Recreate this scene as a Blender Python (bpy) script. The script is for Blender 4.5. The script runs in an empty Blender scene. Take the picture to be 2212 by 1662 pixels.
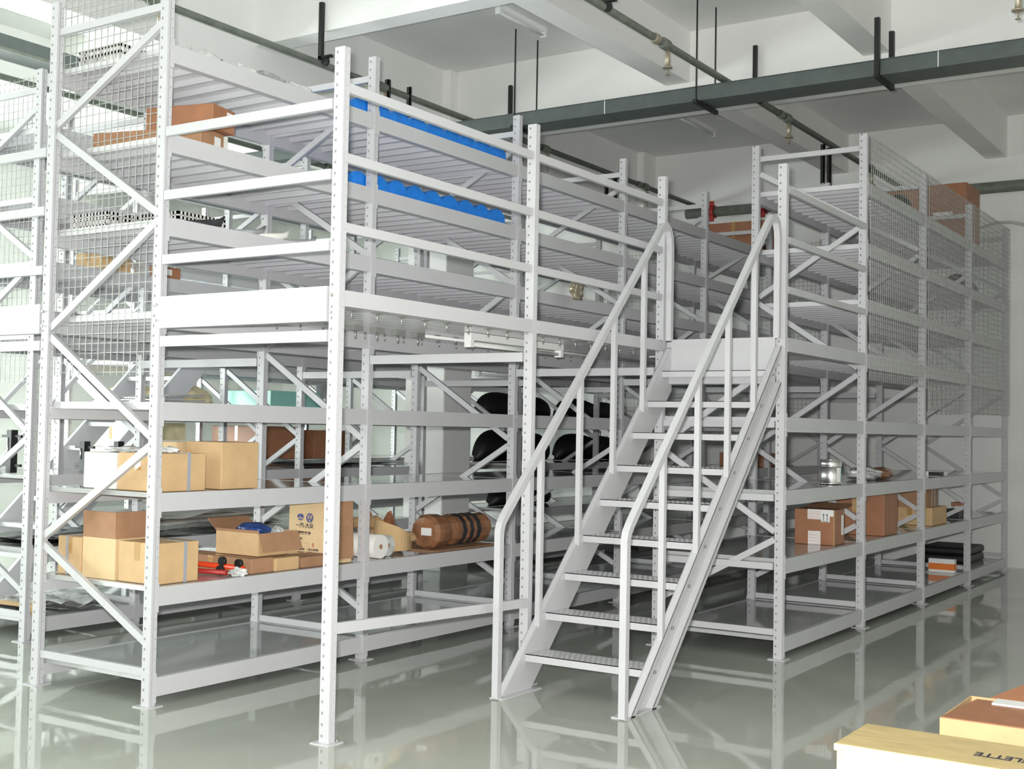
import bpy, bmesh, math, random
from mathutils import Vector, Matrix
random.seed(7)
PI = math.pi
SC = bpy.context.scene
COL = SC.collection

# ---------------------------------------------------------------- camera, world, light
cam_d = bpy.data.cameras.new('camera')
cam = bpy.data.objects.new('camera', cam_d)
COL.objects.link(cam)
YAW, PITCH, ROLL = 0.58036, 0.03624, 0.01851
fw = Vector((math.cos(YAW) * math.cos(PITCH), math.sin(YAW) * math.cos(PITCH), math.sin(PITCH)))
rt = fw.cross(Vector((0, 0, 1))).normalized()
up = rt.cross(fw)
r2 = math.cos(ROLL) * rt + math.sin(ROLL) * up
u2 = -math.sin(ROLL) * rt + math.cos(ROLL) * up
M = Matrix((r2, u2, -fw)).transposed().to_4x4()
M.translation = Vector((-5.03745, -4.43613, 1.68000))
cam.matrix_world = M
cam_d.sensor_width = 36.0
cam_d.lens = 2682.33721 / 2212 * 36
cam_d.clip_start = 0.05
cam_d.clip_end = 200
SC.camera = cam

vs = SC.view_settings
vs.view_transform = 'Standard'
vs.look = 'None'
vs.gamma = 1
vs.use_curve_mapping = False
vs.exposure = 0.18
SC.cycles.use_denoising = True
SC.cycles.max_bounces = 8
SC.cycles.diffuse_bounces = 6
SC.cycles.glossy_bounces = 4
SC.cycles.transparent_max_bounces = 8
SC.cycles.sample_clamp_indirect = 6
SC.cycles.caustics_reflective = False
SC.cycles.caustics_refractive = False

w = bpy.data.worlds.new('overcast_sky')
SC.world = w
w.use_nodes = True
bg = w.node_tree.nodes['Background']
bg.inputs[0].default_value = (0.93, 0.98, 1.0, 1)
bg.inputs[1].default_value = 1.6


def area(name, loc, rot, sx, sy, power, color=(1, 1, 1)):
    d = bpy.data.lights.new(name, 'AREA')
    d.shape = 'RECTANGLE'
    d.size, d.size_y, d.energy, d.color = sx, sy, power, color
    o = bpy.data.objects.new(name, d)
    o.location, o.rotation_euler = loc, rot
    COL.objects.link(o)
    return o


# the photographer's flash, just above the lens
fl = area('camera_flash', (0, 0, 0), (0, 0, 0), 0.09, 0.06, 520, (1.0, 0.98, 0.96))
fm = M.copy()
fm.translation = Vector((-5.03745, -4.43613, 1.68000)) - 0.06 * r2 + 0.09 * u2 + 0.05 * fw
fl.matrix_world = fm
# daylight at each window of the left wall
for wx in (-9.0, -4.8, -1.8, 1.2, 4.2):
    area('window_daylight', (wx, 12.6, 2.3), (math.radians(-112), 0, 0), 2.6, 3.2, 600, (0.93, 1.0, 0.97))

# ---------------------------------------------------------------- materials
def mat(name, col, rough=0.5, metal=0.0, noise=0.0, nscale=8.0, bump=0.0, bscale=30.0, coat=0.0, alpha=1.0, spec=0.5,
        stretch=(1, 1, 1), emit=0.0, trans=0.0):
    m = bpy.data.materials.new(name)
    m.use_nodes = True
    nt = m.node_tree
    b = nt.nodes['Principled BSDF']
    b.inputs['Base Color'].default_value = (*col, 1)
    b.inputs['Roughness'].default_value = rough
    b.inputs['Metallic'].default_value = metal
    b.inputs['Coat Weight'].default_value = coat
    b.inputs['Specular IOR Level'].default_value = spec
    b.inputs['Alpha'].default_value = alpha
    b.inputs['Transmission Weight'].default_value = trans
    if emit:
        b.inputs['Emission Color'].default_value = (*col, 1)
        b.inputs['Emission Strength'].default_value = emit
    tc = nt.nodes.new('ShaderNodeTexCoord')
    mp = nt.nodes.new('ShaderNodeMapping')
    mp.inputs['Scale'].default_value = stretch
    nt.links.new(tc.outputs['Object'], mp.inputs['Vector'])
    n = nt.nodes.new('ShaderNodeTexNoise')
    n.inputs['Scale'].default_value = nscale
    n.inputs['Detail'].default_value = 4
    nt.links.new(mp.outputs['Vector'], n.inputs['Vector'])
    if noise:
        r = nt.nodes.new('ShaderNodeMapRange')
        r.inputs['From Min'].default_value = 0.3
        r.inputs['From Max'].default_value = 0.7
        r.inputs['To Min'].default_value = 1 - noise
        r.inputs['To Max'].default_value = 1 + noise
        nt.links.new(n.outputs['Fac'], r.inputs['Value'])
        mx = nt.nodes.new('ShaderNodeVectorMath')
        mx.operation = 'SCALE'
        mx.inputs[0].default_value = col
        nt.links.new(r.outputs['Result'], mx.inputs['Scale'])
        nt.links.new(mx.outputs['Vector'], b.inputs['Base Color'])
    if bump:
        n2 = nt.nodes.new('ShaderNodeTexNoise')
        n2.inputs['Scale'].default_value = bscale
        n2.inputs['Detail'].default_value = 3
        nt.links.new(mp.outputs['Vector'], n2.inputs['Vector'])
        bp = nt.nodes.new('ShaderNodeBump')
        bp.inputs['Strength'].default_value = bump
        bp.inputs['Distance'].default_value = 0.01
        nt.links.new(n2.outputs['Fac'], bp.inputs['Height'])
        nt.links.new(bp.outputs['Normal'], b.inputs['Normal'])
    return m


STEEL = mat('white_powder_coat', (0.56, 0.56, 0.58), 0.32, noise=0.02, nscale=3, spec=0.5)
DECK = mat('pale_grey_deck', (0.64, 0.64, 0.665), 0.20, noise=0.02, nscale=3)
SHELF = mat('glossy_grey_shelf', (0.46, 0.47, 0.47), 0.06, noise=0.02, nscale=3, bump=0.05, bscale=3)
WIRE = mat('galvanised_wire', (0.42, 0.43, 0.41), 0.4, metal=0.1)
BOLT = mat('zinc_bolt', (0.42, 0.43, 0.40), 0.35, metal=0.7)
PLASTER = mat('white_plaster', (0.88, 0.88, 0.86), 0.9, noise=0.03, nscale=1.2, bump=0.05)
SLAB = mat('slab_paint', (0.84, 0.85, 0.83), 0.9, noise=0.05, nscale=1.0, bump=0.05)
PIPE = mat('green_grey_pipe', (0.17, 0.19, 0.16), 0.45, noise=0.2, nscale=12)
TRAY = mat('dark_green_grey_tray', (0.055, 0.07, 0.065), 0.5, noise=0.12, nscale=9)
TRAYL = mat('tray_side', (0.10, 0.12, 0.115), 0.45, noise=0.1, nscale=9)
BLACKP = mat('black_paint', (0.012, 0.014, 0.013), 0.5)
RED = mat('red_paint', (0.45, 0.03, 0.025), 0.4)
BRASS = mat('old_brass', (0.45, 0.40, 0.30), 0.4, metal=0.5)
CARD = mat('tan_cardboard', (0.62, 0.42, 0.22), 0.75, noise=0.06, nscale=10, bump=0.08, bscale=60)
CARDL = mat('light_cardboard', (0.72, 0.53, 0.30), 0.7, noise=0.05, nscale=10)
CARDD = mat('brown_cardboard', (0.40, 0.22, 0.12), 0.75, noise=0.08, nscale=10, bump=0.08, bscale=60)
CARDR = mat('red_brown_cardboard', (0.36, 0.16, 0.08), 0.5, noise=0.1, nscale=10)
CARDW = mat('white_carton_board', (0.80, 0.79, 0.74), 0.7, noise=0.04)
WOOD = mat('pale_plywood', (0.76, 0.60, 0.37), 0.65, noise=0.10, nscale=6, stretch=(1, 6, 1), bump=0.06, bscale=30)
WOODT = mat('plywood_lid', (0.55, 0.42, 0.20), 0.65, noise=0.12, nscale=6, stretch=(6, 1, 1), bump=0.06, bscale=30)
TAPE = mat('clear_brown_tape', (0.50, 0.30, 0.12), 0.12, coat=0.5)
STRAP = mat('grey_strap', (0.35, 0.37, 0.42), 0.35)
BLUE = mat('blue_plastic_sheet', (0.008, 0.20, 0.72), 0.4, noise=0.15, nscale=18, bump=0.3, bscale=40)
NAVY = mat('navy_plastic_bag', (0.03, 0.07, 0.24), 0.2, noise=0.4, nscale=14, bump=0.6, bscale=30)
INK = mat('dark_ink', (0.03, 0.03, 0.05), 0.7)
BLUEINK = mat('blue_ink', (0.03, 0.06, 0.28), 0.7)
REDINK = mat('red_ink', (0.55, 0.05, 0.04), 0.7)
PAPER = mat('white_label', (0.85, 0.85, 0.84), 0.5)
ORANGE = mat('orange_print', (0.80, 0.20, 0.02), 0.5)
REDTUBE = mat('orange_red_tube', (0.85, 0.07, 0.02), 0.3)
RUBBER = mat('black_rubber', (0.012, 0.012, 0.013), 0.45, bump=0.2)
BLACKB = mat('black_bumper_plastic', (0.010, 0.009, 0.011), 0.5, bump=0.2, bscale=20)
CHROME = mat('tin_plate', (0.85, 0.85, 0.83), 0.30, metal=1.0)
GREEN = mat('teal_print', (0.05, 0.35, 0.27), 0.5)
FOAM = mat('white_foam_roll', (0.84, 0.82, 0.78), 0.7)
FILM = mat('clear_plastic_film', (0.62, 0.63, 0.62), 0.14, noise=0.35, nscale=9, bump=1.0, bscale=14, coat=0.6)
FILMB = mat('brown_stretch_wrap', (0.28, 0.13, 0.065), 0.16, noise=0.35, nscale=8, bump=0.8, bscale=16, coat=0.6)
FILMK = mat('black_plastic_parts', (0.03, 0.03, 0.035), 0.2, noise=0.3, nscale=6, bump=0.6, bscale=10)
SILVER = mat('silver_plastic_sheet', (0.45, 0.46, 0.47), 0.15, noise=0.3, nscale=5, bump=0.8, bscale=8, metal=0.3)
LAMP = mat('lamp_housing', (0.85, 0.86, 0.84), 0.4)
TUBEW = mat('unlit_tube_glass', (0.75, 0.77, 0.75), 0.2)
CREAM = mat('cream_wrap', (0.78, 0.68, 0.42), 0.3, noise=0.2, nscale=5, bump=0.5, bscale=8)
TEAL = mat('teal_panel', (0.30, 0.62, 0.55), 0.3)
CRATE = mat('grey_perforated_plastic', (0.58, 0.57, 0.55), 0.5, noise=0.2, nscale=25)
FRAMEG = mat('green_window_frame', (0.25, 0.50, 0.42), 0.4)

# glossy poured floor
FLOOR = mat('grey_epoxy_floor', (0.43, 0.45, 0.405), 0.04, noise=0.13, nscale=0.7, coat=0.0)
nt = FLOOR.node_tree
b = nt.nodes['Principled BSDF']
tcn = nt.nodes.new('ShaderNodeTexCoord')
nz = nt.nodes.new('ShaderNodeTexNoise')
nz.inputs['Scale'].default_value = 1.3
nz.inputs['Detail'].default_value = 4
nt.links.new(tcn.outputs['Object'], nz.inputs['Vector'])
bp = nt.nodes.new('ShaderNodeBump')
bp.inputs['Strength'].default_value = 0.22
bp.inputs['Distance'].default_value = 0.010
nt.links.new(nz.outputs['Fac'], bp.inputs['Height'])
nt.links.new(bp.outputs['Normal'], b.inputs['Normal'])
b.inputs['Specular IOR Level'].default_value = 0.7

GLASS = bpy.data.materials.new('window_glass')
GLASS.use_nodes = True
nt = GLASS.node_tree
for n in list(nt.nodes):
    if n.type == 'BSDF_PRINCIPLED':
        nt.nodes.remove(n)
tr = nt.nodes.new('ShaderNodeBsdfTransparent')
gl = nt.nodes.new('ShaderNodeBsdfGlossy')
gl.inputs['Roughness'].default_value = 0.02
ms = nt.nodes.new('ShaderNodeMixShader')
ms.inputs[0].default_value = 0.08
nt.links.new(tr.outputs[0], ms.inputs[1])
nt.links.new(gl.outputs[0], ms.inputs[2])
nt.links.new(ms.outputs[0], nt.nodes['Material Output'].inputs['Surface'])
CLEAR = bpy.data.materials.new('clear_film')
CLEAR.use_nodes = True
nt = CLEAR.node_tree
for n in list(nt.nodes):
    if n.type == 'BSDF_PRINCIPLED':
        nt.nodes.remove(n)
tr = nt.nodes.new('ShaderNodeBsdfTransparent')
gl = nt.nodes.new('ShaderNodeBsdfPrincipled')
gl.inputs['Base Color'].default_value = (0.7, 0.7, 0.68, 1)
gl.inputs['Roughness'].default_value = 0.15
ms = nt.nodes.new('ShaderNodeMixShader')
ms.inputs[0].default_value = 0.6
nt.links.new(tr.outputs[0], ms.inputs[1])
nt.links.new(gl.outputs[0], ms.inputs[2])
nt.links.new(ms.outputs[0], nt.nodes['Material Output'].inputs['Surface'])


# ---------------------------------------------------------------- mesh building
class MB:
    def __init__(s):
        s.v, s.f, s.sm = [], [], []

    def quad(s, a, b, c, d):
        n = len(s.v)
        s.v += [a, b, c, d]
        s.f.append((n, n + 1, n + 2, n + 3))
        return s

    def box(s, x0, x1, y0, y1, z0, z1):
        n = len(s.v)
        s.v += [(x, y, z) for z in (z0, z1) for x, y in ((x0, y0), (x1, y0), (x1, y1), (x0, y1))]
        for f in ((3, 2, 1, 0), (4, 5, 6, 7), (0, 1, 5, 4), (1, 2, 6, 5), (2, 3, 7, 6), (3, 0, 4, 7)):
            s.f.append(tuple(n + i for i in f))
        return s

    def hexa(s, pts):      # 8 points: bottom four (ccw), top four
        n = len(s.v)
        s.v += [tuple(q) for q in pts]
        for f in ((3, 2, 1, 0), (4, 5, 6, 7), (0, 1, 5, 4), (1, 2, 6, 5), (2, 3, 7, 6), (3, 0, 4, 7)):
            s.f.append(tuple(n + i for i in f))
        return s

    def bar(s, p, q, a, b, side=(0, 0, 1)):     # rectangular bar from p to q, width a along side x dir, b along side
        p, q = Vector(p), Vector(q)
        d = (q - p).normalized()
        sd = Vector(side)
        e = d.cross(sd)
        if e.length < 1e-4:
            e = d.cross(Vector((1, 0, 0)))
        e.normalize()
        g = e.cross(d).normalized()
        e, g = e * a / 2, g * b / 2
        pts = []
        for c in (p, q):
            pts += [c - e - g, c + e - g, c + e + g, c - e + g]
        return s.hexa(pts)

    def tube(s, pts, r, n=10, caps=True, smooth=True):
        pts = [Vector(q) for q in pts]
        rings = []
        prev = None
        for i, c in enumerate(pts):
            if i == 0:
                d = pts[1] - pts[0]
            elif i == len(pts) - 1:
                d = pts[-1] - pts[-2]
            else:
                d = (pts[i + 1] - c).normalized() + (c - pts[i - 1]).normalized()
            d.normalize()
            if prev is None:
                a = d.cross(Vector((0, 0, 1)))
                if a.length < 1e-3:
                    a = d.cross(Vector((1, 0, 0)))
            else:
                a = prev - d * prev.dot(d)
            a.normalize()
            prev = a
            bb = d.cross(a)
            rr = r[i] if isinstance(r, (list, tuple)) else r
            base = len(s.v)
            for k in range(n):
                t = 2 * PI * k / n
                s.v.append(tuple(c + rr * (math.cos(t) * a + math.sin(t) * bb)))
            rings.append(base)
        for i in range(len(rings) - 1):
            for k in range(n):
                k2 = (k + 1) % n
                s.f.append((rings[i] + k, rings[i] + k2, rings[i + 1] + k2, rings[i + 1] + k))
                if smooth:
                    s.sm.append(len(s.f) - 1)
        if caps:
            s.f.append(tuple(rings[0] + k for k in range(n))[::-1])
            s.f.append(tuple(rings[-1] + k for k in range(n)))
        return s

    def sqtube(s, pts, a, side=(0, 1, 0)):       # square tube along polyline, mitred
        pts = [Vector(q) for q in pts]
        sd = Vector(side).normalized()
        rings = []
        for i, c in enumerate(pts):
            d0 = (pts[i] - pts[i - 1]).normalized() if i else None
            d1 = (pts[i + 1] - pts[i]).normalized() if i < len(pts) - 1 else None
            if d0 is None:
                d, k = d1, 1
            elif d1 is None:
                d, k = d0, 1
            else:
                d = (d0 + d1).normalized()
                k = 1 / max(0.5, d.dot(d1))
            n = d.cross(sd).normalized() * (a / 2) * k
            h = sd * a / 2
            base = len(s.v)
            s.v += [tuple(c - n - h), tuple(c + n - h), tuple(c + n + h), tuple(c - n + h)]
            rings.append(base)
        for i in range(len(rings) - 1):
            for k in range(4):
                k2 = (k + 1) % 4
                s.f.append((rings[i] + k, rings[i] + k2, rings[i + 1] + k2, rings[i + 1] + k))
        s.f.append(tuple(rings[0] + k for k in (3, 2, 1, 0)))
        s.f.append(tuple(rings[-1] + k for k in range(4)))
        return s

    def lathe(s, prof, c=(0, 0, 0), n=24, smooth=True):
        rings = []
        for r, z in prof:
            base = len(s.v)
            for k in range(n):
                t = 2 * PI * k / n
                s.v.append((c[0] + r * math.cos(t), c[1] + r * math.sin(t), c[2] + z))
            rings.append(base)
        for i in range(len(rings) - 1):
            for k in range(n):
                k2 = (k + 1) % n
                s.f.append((rings[i] + k, rings[i] + k2, rings[i + 1] + k2, rings[i + 1] + k))
                if smooth:
                    s.sm.append(len(s.f) - 1)
        s.f.append(tuple(rings[0] + k for k in range(n))[::-1])
        s.f.append(tuple(rings[-1] + k for k in range(n)))
        return s

    def grid(s, nx, ny, fn, thick=0.0):
        base = len(s.v)
        for j in range(ny + 1):
            for i in range(nx + 1):
                s.v.append(tuple(fn(i / nx, j / ny)))
        for j in range(ny):
            for i in range(nx):
                a = base + j * (nx + 1) + i
                s.f.append((a, a + 1, a + nx + 2, a + nx + 1))
        return s

    def mesh(s, name, *mats):
        me = bpy.data.meshes.new(name)
        me.from_pydata(s.v, [], s.f)
        for m in mats:
            me.materials.append(m)
        for i in s.sm:
            me.polygons[i].use_smooth = True
        me.update()
        return me


def origin(root):
    return Vector(root.location) if root is not None else Vector((0, 0, 0))


def put(name, me, root=None, loc=(0, 0, 0), rotz=0.0, kind=None, label=None):
    o = bpy.data.objects.new(name, me)
    COL.objects.link(o)
    o.location = Vector(loc)
    if rotz:
        o.rotation_euler = (0, 0, rotz)
    if root is not None:
        o.parent = root
    if kind:
        o['kind'] = kind
    if label:
        o['label'] = label
    return o


def wpart(name, me, root, loc=(0, 0, 0), kind=None, label=None, rotz=0.0):   # mesh in world axes, unrotated root
    return put(name, me, root, Vector(loc) - origin(root), rotz, kind, label)


def thing(name, label, cat, loc=(0, 0, 0), rotz=0.0, group=None):
    o = bpy.data.objects.new(name, None)
    COL.objects.link(o)
    o.empty_display_size = 0.1
    o.location = loc
    o.rotation_euler = (0, 0, rotz)
    o['label'] = label
    o['category'] = cat
    if group:
        o['group'] = group
    return o


def single(name, me, label, cat, loc=(0, 0, 0), rotz=0.0, group=None):
    o = put(name, me, None, loc, rotz)
    o['label'] = label
    o['category'] = cat
    if group:
        o['group'] = group
    return o


def struct(name, me, loc=(0, 0, 0)):
    o = put(name, me, None, loc)
    o['kind'] = 'structure'
    return o


def bevel(o, w=0.003, seg=1):
    m = o.modifiers.new('bevel', 'BEVEL')
    m.width = w
    m.segments = seg
    m.limit_method = 'ANGLE'
    return o


def text_mesh(txt, size, name='lettering', m=INK, extrude=0.0006, align='LEFT', offset=0.0):
    cu = bpy.data.curves.new(name, 'FONT')
    cu.body = txt
    cu.size = size
    cu.extrude = extrude
    cu.align_x = align
    cu.offset = offset
    o = bpy.data.objects.new(name, cu)
    COL.objects.link(o)
    dg = bpy.context.evaluated_depsgraph_get()
    me = bpy.data.meshes.new_from_object(o.evaluated_get(dg))
    bpy.data.objects.remove(o)
    bpy.data.curves.remove(cu)
    me.materials.clear()
    me.materials.append(m)
    me.name = name
    return me


# ---------------------------------------------------------------- setting
L, W, D = 1.942, 1.4026, 1.049          # bay length, aisle width, rack depth
XW = 12.15                              # far wall
SL = 5.95                               # slab underside
struct('floor', MB().box(-12, XW + 0.3, -9, 12, -0.2, 0).mesh('floor', FLOOR))
struct('ceiling', MB().box(-12, XW + 0.3, -9, 12, SL, SL + 0.25).mesh('ceiling', SLAB))
struct('wall_back', MB().box(XW, XW + 0.3, -9, 12, 0, SL).mesh('wall_back', PLASTER))
struct('wall_front', MB().box(-12.3, -12, -9, 12, 0, SL).mesh('wall_front', PLASTER))
struct('wall_right', MB().box(-12, XW, -9.3, -9, 0, SL).mesh('wall_right', PLASTER))
# left wall with a window band
mb = MB()
mb.box(-12, XW, 12, 12.3, 0, 0.9).box(-12, XW, 12, 12.3, 3.9, SL)
wins = [(-10.2, -7.8), (-6.0, -3.6), (-3.0, -0.6), (0.0, 2.4), (3.0, 5.4)]
xs = [-12] + [v for ab in wins for v in ab] + [XW]
for i in range(0, len(xs), 2):
    mb.box(xs[i], xs[i + 1], 12, 12.3, 0.9, 3.9)
struct('wall_left', mb.mesh('wall_left', PLASTER))
for i, (a, b_) in enumerate(wins):
    fr = MB()
    fr.box(a, b_, 12.06, 12.14, 0.9, 0.96).box(a, b_, 12.06, 12.14, 3.84, 3.9).box(a, b_, 12.06, 12.14, 2.9, 2.96)
    for x in (a, a + 0.8, a + 1.6, b_ - 0.05):
        fr.box(x, x + 0.05, 12.06, 12.14, 0.9, 3.9)
    wo = struct('window_%d' % (i + 1), fr.mesh('window_frame', FRAMEG))
    for k in range(3):
        put('pane', MB().box(a + 0.05 + k * 0.8, a + 0.8 + k * 0.8 if k < 2 else b_ - 0.05, 12.09, 12.1, 0.96, 2.9).mesh('pane', GLASS), wo)
        put('pane', MB().box(a + 0.05 + k * 0.8, a + 0.8 + k * 0.8 if k < 2 else b_ - 0.05, 12.09, 12.1, 2.96, 3.84).mesh('pane', GLASS), wo)
# roof beams
n = 0
for name, (x0, x1, y0, y1, z) in {
    'trim_1': (3.64, 3.88, -9, 12, 5.40), 'trim_2': (6.90, 7.20, -9, 12, 5.13), 'trim_3': (0.36, 0.60, -9, 12, 5.40),
    'trim_4': (-2.90, -2.60, -9, 12, 5.06),
    'trim_5': (-12, XW, 1.20, 1.48, 5.402), 'trim_6': (-12, XW, -0.93, -0.66, 5.402), 'trim_7': (-12, XW, 4.35, 4.80, 5.122),
    'trim_8': (-12, XW, -3.10, -2.82, 5.402), 'trim_9': (-12, XW, 7.5, 7.78, 5.402), 'trim_10': (-12, XW, -5.6, -5.2, 5.122),
}.items():
    struct(name, MB().box(x0, x1, y0, y1, z, SL - 0.001 * (n % 3) + 0.003).mesh('roof_beam', PLASTER))
    n += 1
# columns
bevel(struct('trim_11', MB().box(6.74, 7.30, 4.24, 4.82, 0, SL).mesh('column', PLASTER)), 0.01)
struct('trim_12', MB().box(6.74, 7.30, 11.3, 11.8, 0, SL).mesh('column', PLASTER))
struct('trim_13', MB().box(11.75, XW, 4.24, 4.82, 0, SL).mesh('column', PLASTER))


# ---------------------------------------------------------------- rack parts
def upright_mesh(H):
    mb = MB()
    hx, hy = 0.024, 0.034
    P = 0.06

    def face(plane, sgn, a0, a1, holes, hw, hh, n_off):
        # plane 'x': face at x = sgn*n_off, a along y ; plane 'y': face at y
        def pt(a, z):
            return (sgn * n_off, a, z) if plane == 'x' else (a, sgn * n_off, z)

        def q(a, b, z0, z1):
            v = [pt(a, z0), pt(b, z0), pt(b, z1), pt(a, z1)]
            if (plane == 'x') != (sgn < 0):
                pass
            else:
                v = v[::-1]
            mb.quad(*v)
        if holes is None:
            q(a0, a1, 0, H)
            return
        q(a0, holes - hw / 2, 0, H)
        q(holes + hw / 2, a1, 0, H)
        z = 0.0
        k = 0
        while z < H:
            c = 0.04 + k * P
            t = min(H, c - hh / 2)
            if t > z:
                q(holes - hw / 2, holes + hw / 2, z, t)
            z = c + hh / 2
            k += 1
    for s in (-1, 1):
        face('x', s, -hy, hy, 0.015, 0.012, 0.015, hx)
        face('y', s, -hx, -0.010, None, 0, 0, hy)
        face('y', s, -0.010, 0.000, None, 0, 0, hy - 0.010)
        face('y', s, 0.000, hx, 0.012, 0.006, 0.007, hy)
        for a in (-0.010, 0.000):
            y0, y1 = s * (hy - 0.010), s * hy
            mb.quad((a, y0, 0), (a, y1, 0), (a, y1, H), (a, y0, H))
    mb.quad((-hx, -hy, H), (hx, -hy, H), (hx, hy, H), (-hx, hy, H))
    # floor plate
    mb.box(-0.06, 0.06, -0.065, 0.065, 0, 0.006)
    return mb.mesh('upright', STEEL)


_cache = {}


def cached(key, fn):
    if key not in _cache:
        _cache[key] = fn()
    return _cache[key]


def upright(root, x, y, H):
    o = wpart('upright', cached(('up', round(H, 3)), lambda: upright_mesh(H)), root, (x, y, 0))
    return o


BH = 0.112


def beam_mesh(length, h, step=True):
    mb = MB()
    a, b_ = 0.0245, length - 0.0245
    mb.box(a, b_, -0.026, 0.012, -h / 2, h / 2)
    if step:
        mb.box(a, b_, 0.012, 0.028, -h / 2, h / 2 - 0.036)
    for x0, x1 in ((a - 0.022, a + 0.004), (b_ - 0.004, b_ + 0.022)):
        mb.box(x0, x1, -0.0385, -0.0345, -h / 2 - 0.035, h / 2 + 0.03)
    for x in (a - 0.012, b_ + 0.012):
        for z in (-0.04, 0.04):
            mb.box(x - 0.005, x + 0.005, -0.042, -0.0385, z - 0.006, z + 0.006)
    return mb.mesh('beam', STEEL)


def beam(root, x, y, z, length, h=BH, flip=False):
    me = cached(('beam', round(length, 3), h), lambda: beam_mesh(length, h))
    if flip:
        return wpart('beam', me, root, (x + length, y, z), rotz=PI)
    return wpart('beam', me, root, (x, y, z))


def slat_mesh(width, depth, wide):
    mb = MB()
    t = 0.0025
    e = width / 2 - 0.0012
    lip = width * 0.42 if wide else 0.008
    h = 0.045
    mb.box(-e, e, 0, depth, -t, 0)
    mb.box(-e, -e + t, 0, depth, -h, -t)
    mb.box(e - t, e, 0, depth, -h, -t)
    mb.box(-e, -e + lip, 0, depth, -h, -h + t)
    mb.box(e - lip, e, 0, depth, -h, -h + t)
    return mb.mesh('deck_slat', DECK)


def slats(root, x0, x1, y0, y1, z, n, wide=False):
    wd = (x1 - x0) / n
    me = cached(('slat', round(wd, 3), round(y1 - y0, 3)), lambda: slat_mesh(wd, y1 - y0, wide))
    for i in range(n):
        wpart('deck_slat', me, root, (x0 + wd * (i + 0.5), y0, z))


def board(root, x0, x1, y0, y1, z):
    me = cached(('board', round(x1 - x0, 3), round(y1 - y0, 3)), lambda: MB().box(0, x1 - x0, 0, y1 - y0, -0.03, 0).mesh('shelf_board', SHELF))
    wpart('shelf_board', me, root, (x0, y0, z))


def brace_me(key, p, q):
    def mk():
        mb = MB()
        P_, Q_ = Vector(p), Vector(q)
        d = (Q_ - P_).normalized()
        nrm = Vector((0, -d.z, d.y)) if abs(d.y) + abs(d.z) > 0 else Vector((0, 0, 1))
        # C channel: web plus two lips
        mb.bar(P_ + Vector((-0.010, 0, 0)), Q_ + Vector((-0.010, 0, 0)), 0.004, 0.046, side=nrm)
        for s in (-1, 1):
            o_ = nrm * (s * 0.021)
            mb.bar(P_ + o_ + Vector((0.004, 0, 0)), Q_ + o_ + Vector((0.004, 0, 0)), 0.026, 0.004, side=nrm)
        return mb.mesh('brace', STEEL)
    return cached(key, mk)


NODES = [0.35, 0.92, 1.57, 2.25, 2.92, 3.56, 4.13]


def frame(root, x, ylo, yhi, H, low_at_lo=True, top=None, zmax=9):
    """upright frame: two posts, zigzag braces, bottom and top rails."""
    upright(root, x, ylo, H)
    upright(root, x, yhi, H)
    a, b_ = ylo + 0.04, yhi - 0.04
    dep = round(b_ - a, 3)
    for i in range(len(NODES) - 1):
        z0, z1 = NODES[i], NODES[i + 1]
        if z1 > min(H - 0.1, zmax):
            break
        z0 += 0.03
        z1 -= 0.03
        fwd = (i % 2 == 0) == low_at_lo
        key = ('br', i, dep, fwd)
        p, q = ((0, 0, z0), (0, dep, z1)) if fwd else ((0, dep, z0), (0, 0, z1))
        wpart('brace', brace_me(key, p, q), root, (x, a, 0))
    zs = [0.20]
    if top:
        zs.append(top)
    for z in zs:
        wpart('frame_rail', brace_me(('rail', dep), (0, 0, 0), (0, dep, 0)), root, (x, a, z))


def wire_mesh_x(root, y, x0, x1, z0, z1, step=0.06):    # panel in the x-z plane
    mb = MB()
    t = 0.002
    nx = int(round((x1 - x0) / step))
    nz_ = int(round((z1 - z0) / step))
    for i in range(nx + 1):
        x = x0 + (x1 - x0) * i / nx
        mb.box(x - t, x + t, y - t, y + t, z0 - 0.02, z1 + 0.02)
    for k in range(nz_ + 1):
        z = z0 + (z1 - z0) * k / nz_
        mb.box(x0, x1, y + t, y + 3 * t, z - t, z + t)
    me = mb.mesh('wire_mesh_panel', WIRE)
    wpart('wire_mesh_panel', me, root, (0, 0, 0), kind='stuff')


def wire_mesh_y(root, x, y0, y1, z0, z1, step=0.06):
    mb = MB()
    t = 0.002
    ny = int(round((y1 - y0) / step))
    nz_ = int(round((z1 - z0) / step))
    for i in range(ny + 1):
        y = y0 + (y1 - y0) * i / ny
        mb.box(x - t, x + t, y - t, y + t, z0 - 0.02, z1 + 0.02)
    for k in range(nz_ + 1):
        z = z0 + (z1 - z0) * k / nz_
        mb.box(x + t, x + 3 * t, y0, y1, z - t, z + t)
    me = mb.mesh('wire_mesh_panel', WIRE)
    wpart('wire_mesh_panel', me, root, (0, 0, 0), kind='stuff')


def rail_x(root, x0, x1, y, z0, z1=None, h=0.052, name='handrail'):
    z1 = z0 if z1 is None else z1
    wpart(name, MB().bar((x0, y, z0), (x1, y, z1), 0.03, h).mesh(name, STEEL), root)


def rail_y(root, y0, y1, x, z, h=0.056, name='handrail'):
    wpart(name, MB().bar((x, y0, z), (x, y1, z), 0.03, h).mesh(name, STEEL), root)


LOW = [0.112, 0.646, 1.206]
UP = [1.751, 2.303, 2.862, 3.368, 3.913]


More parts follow.
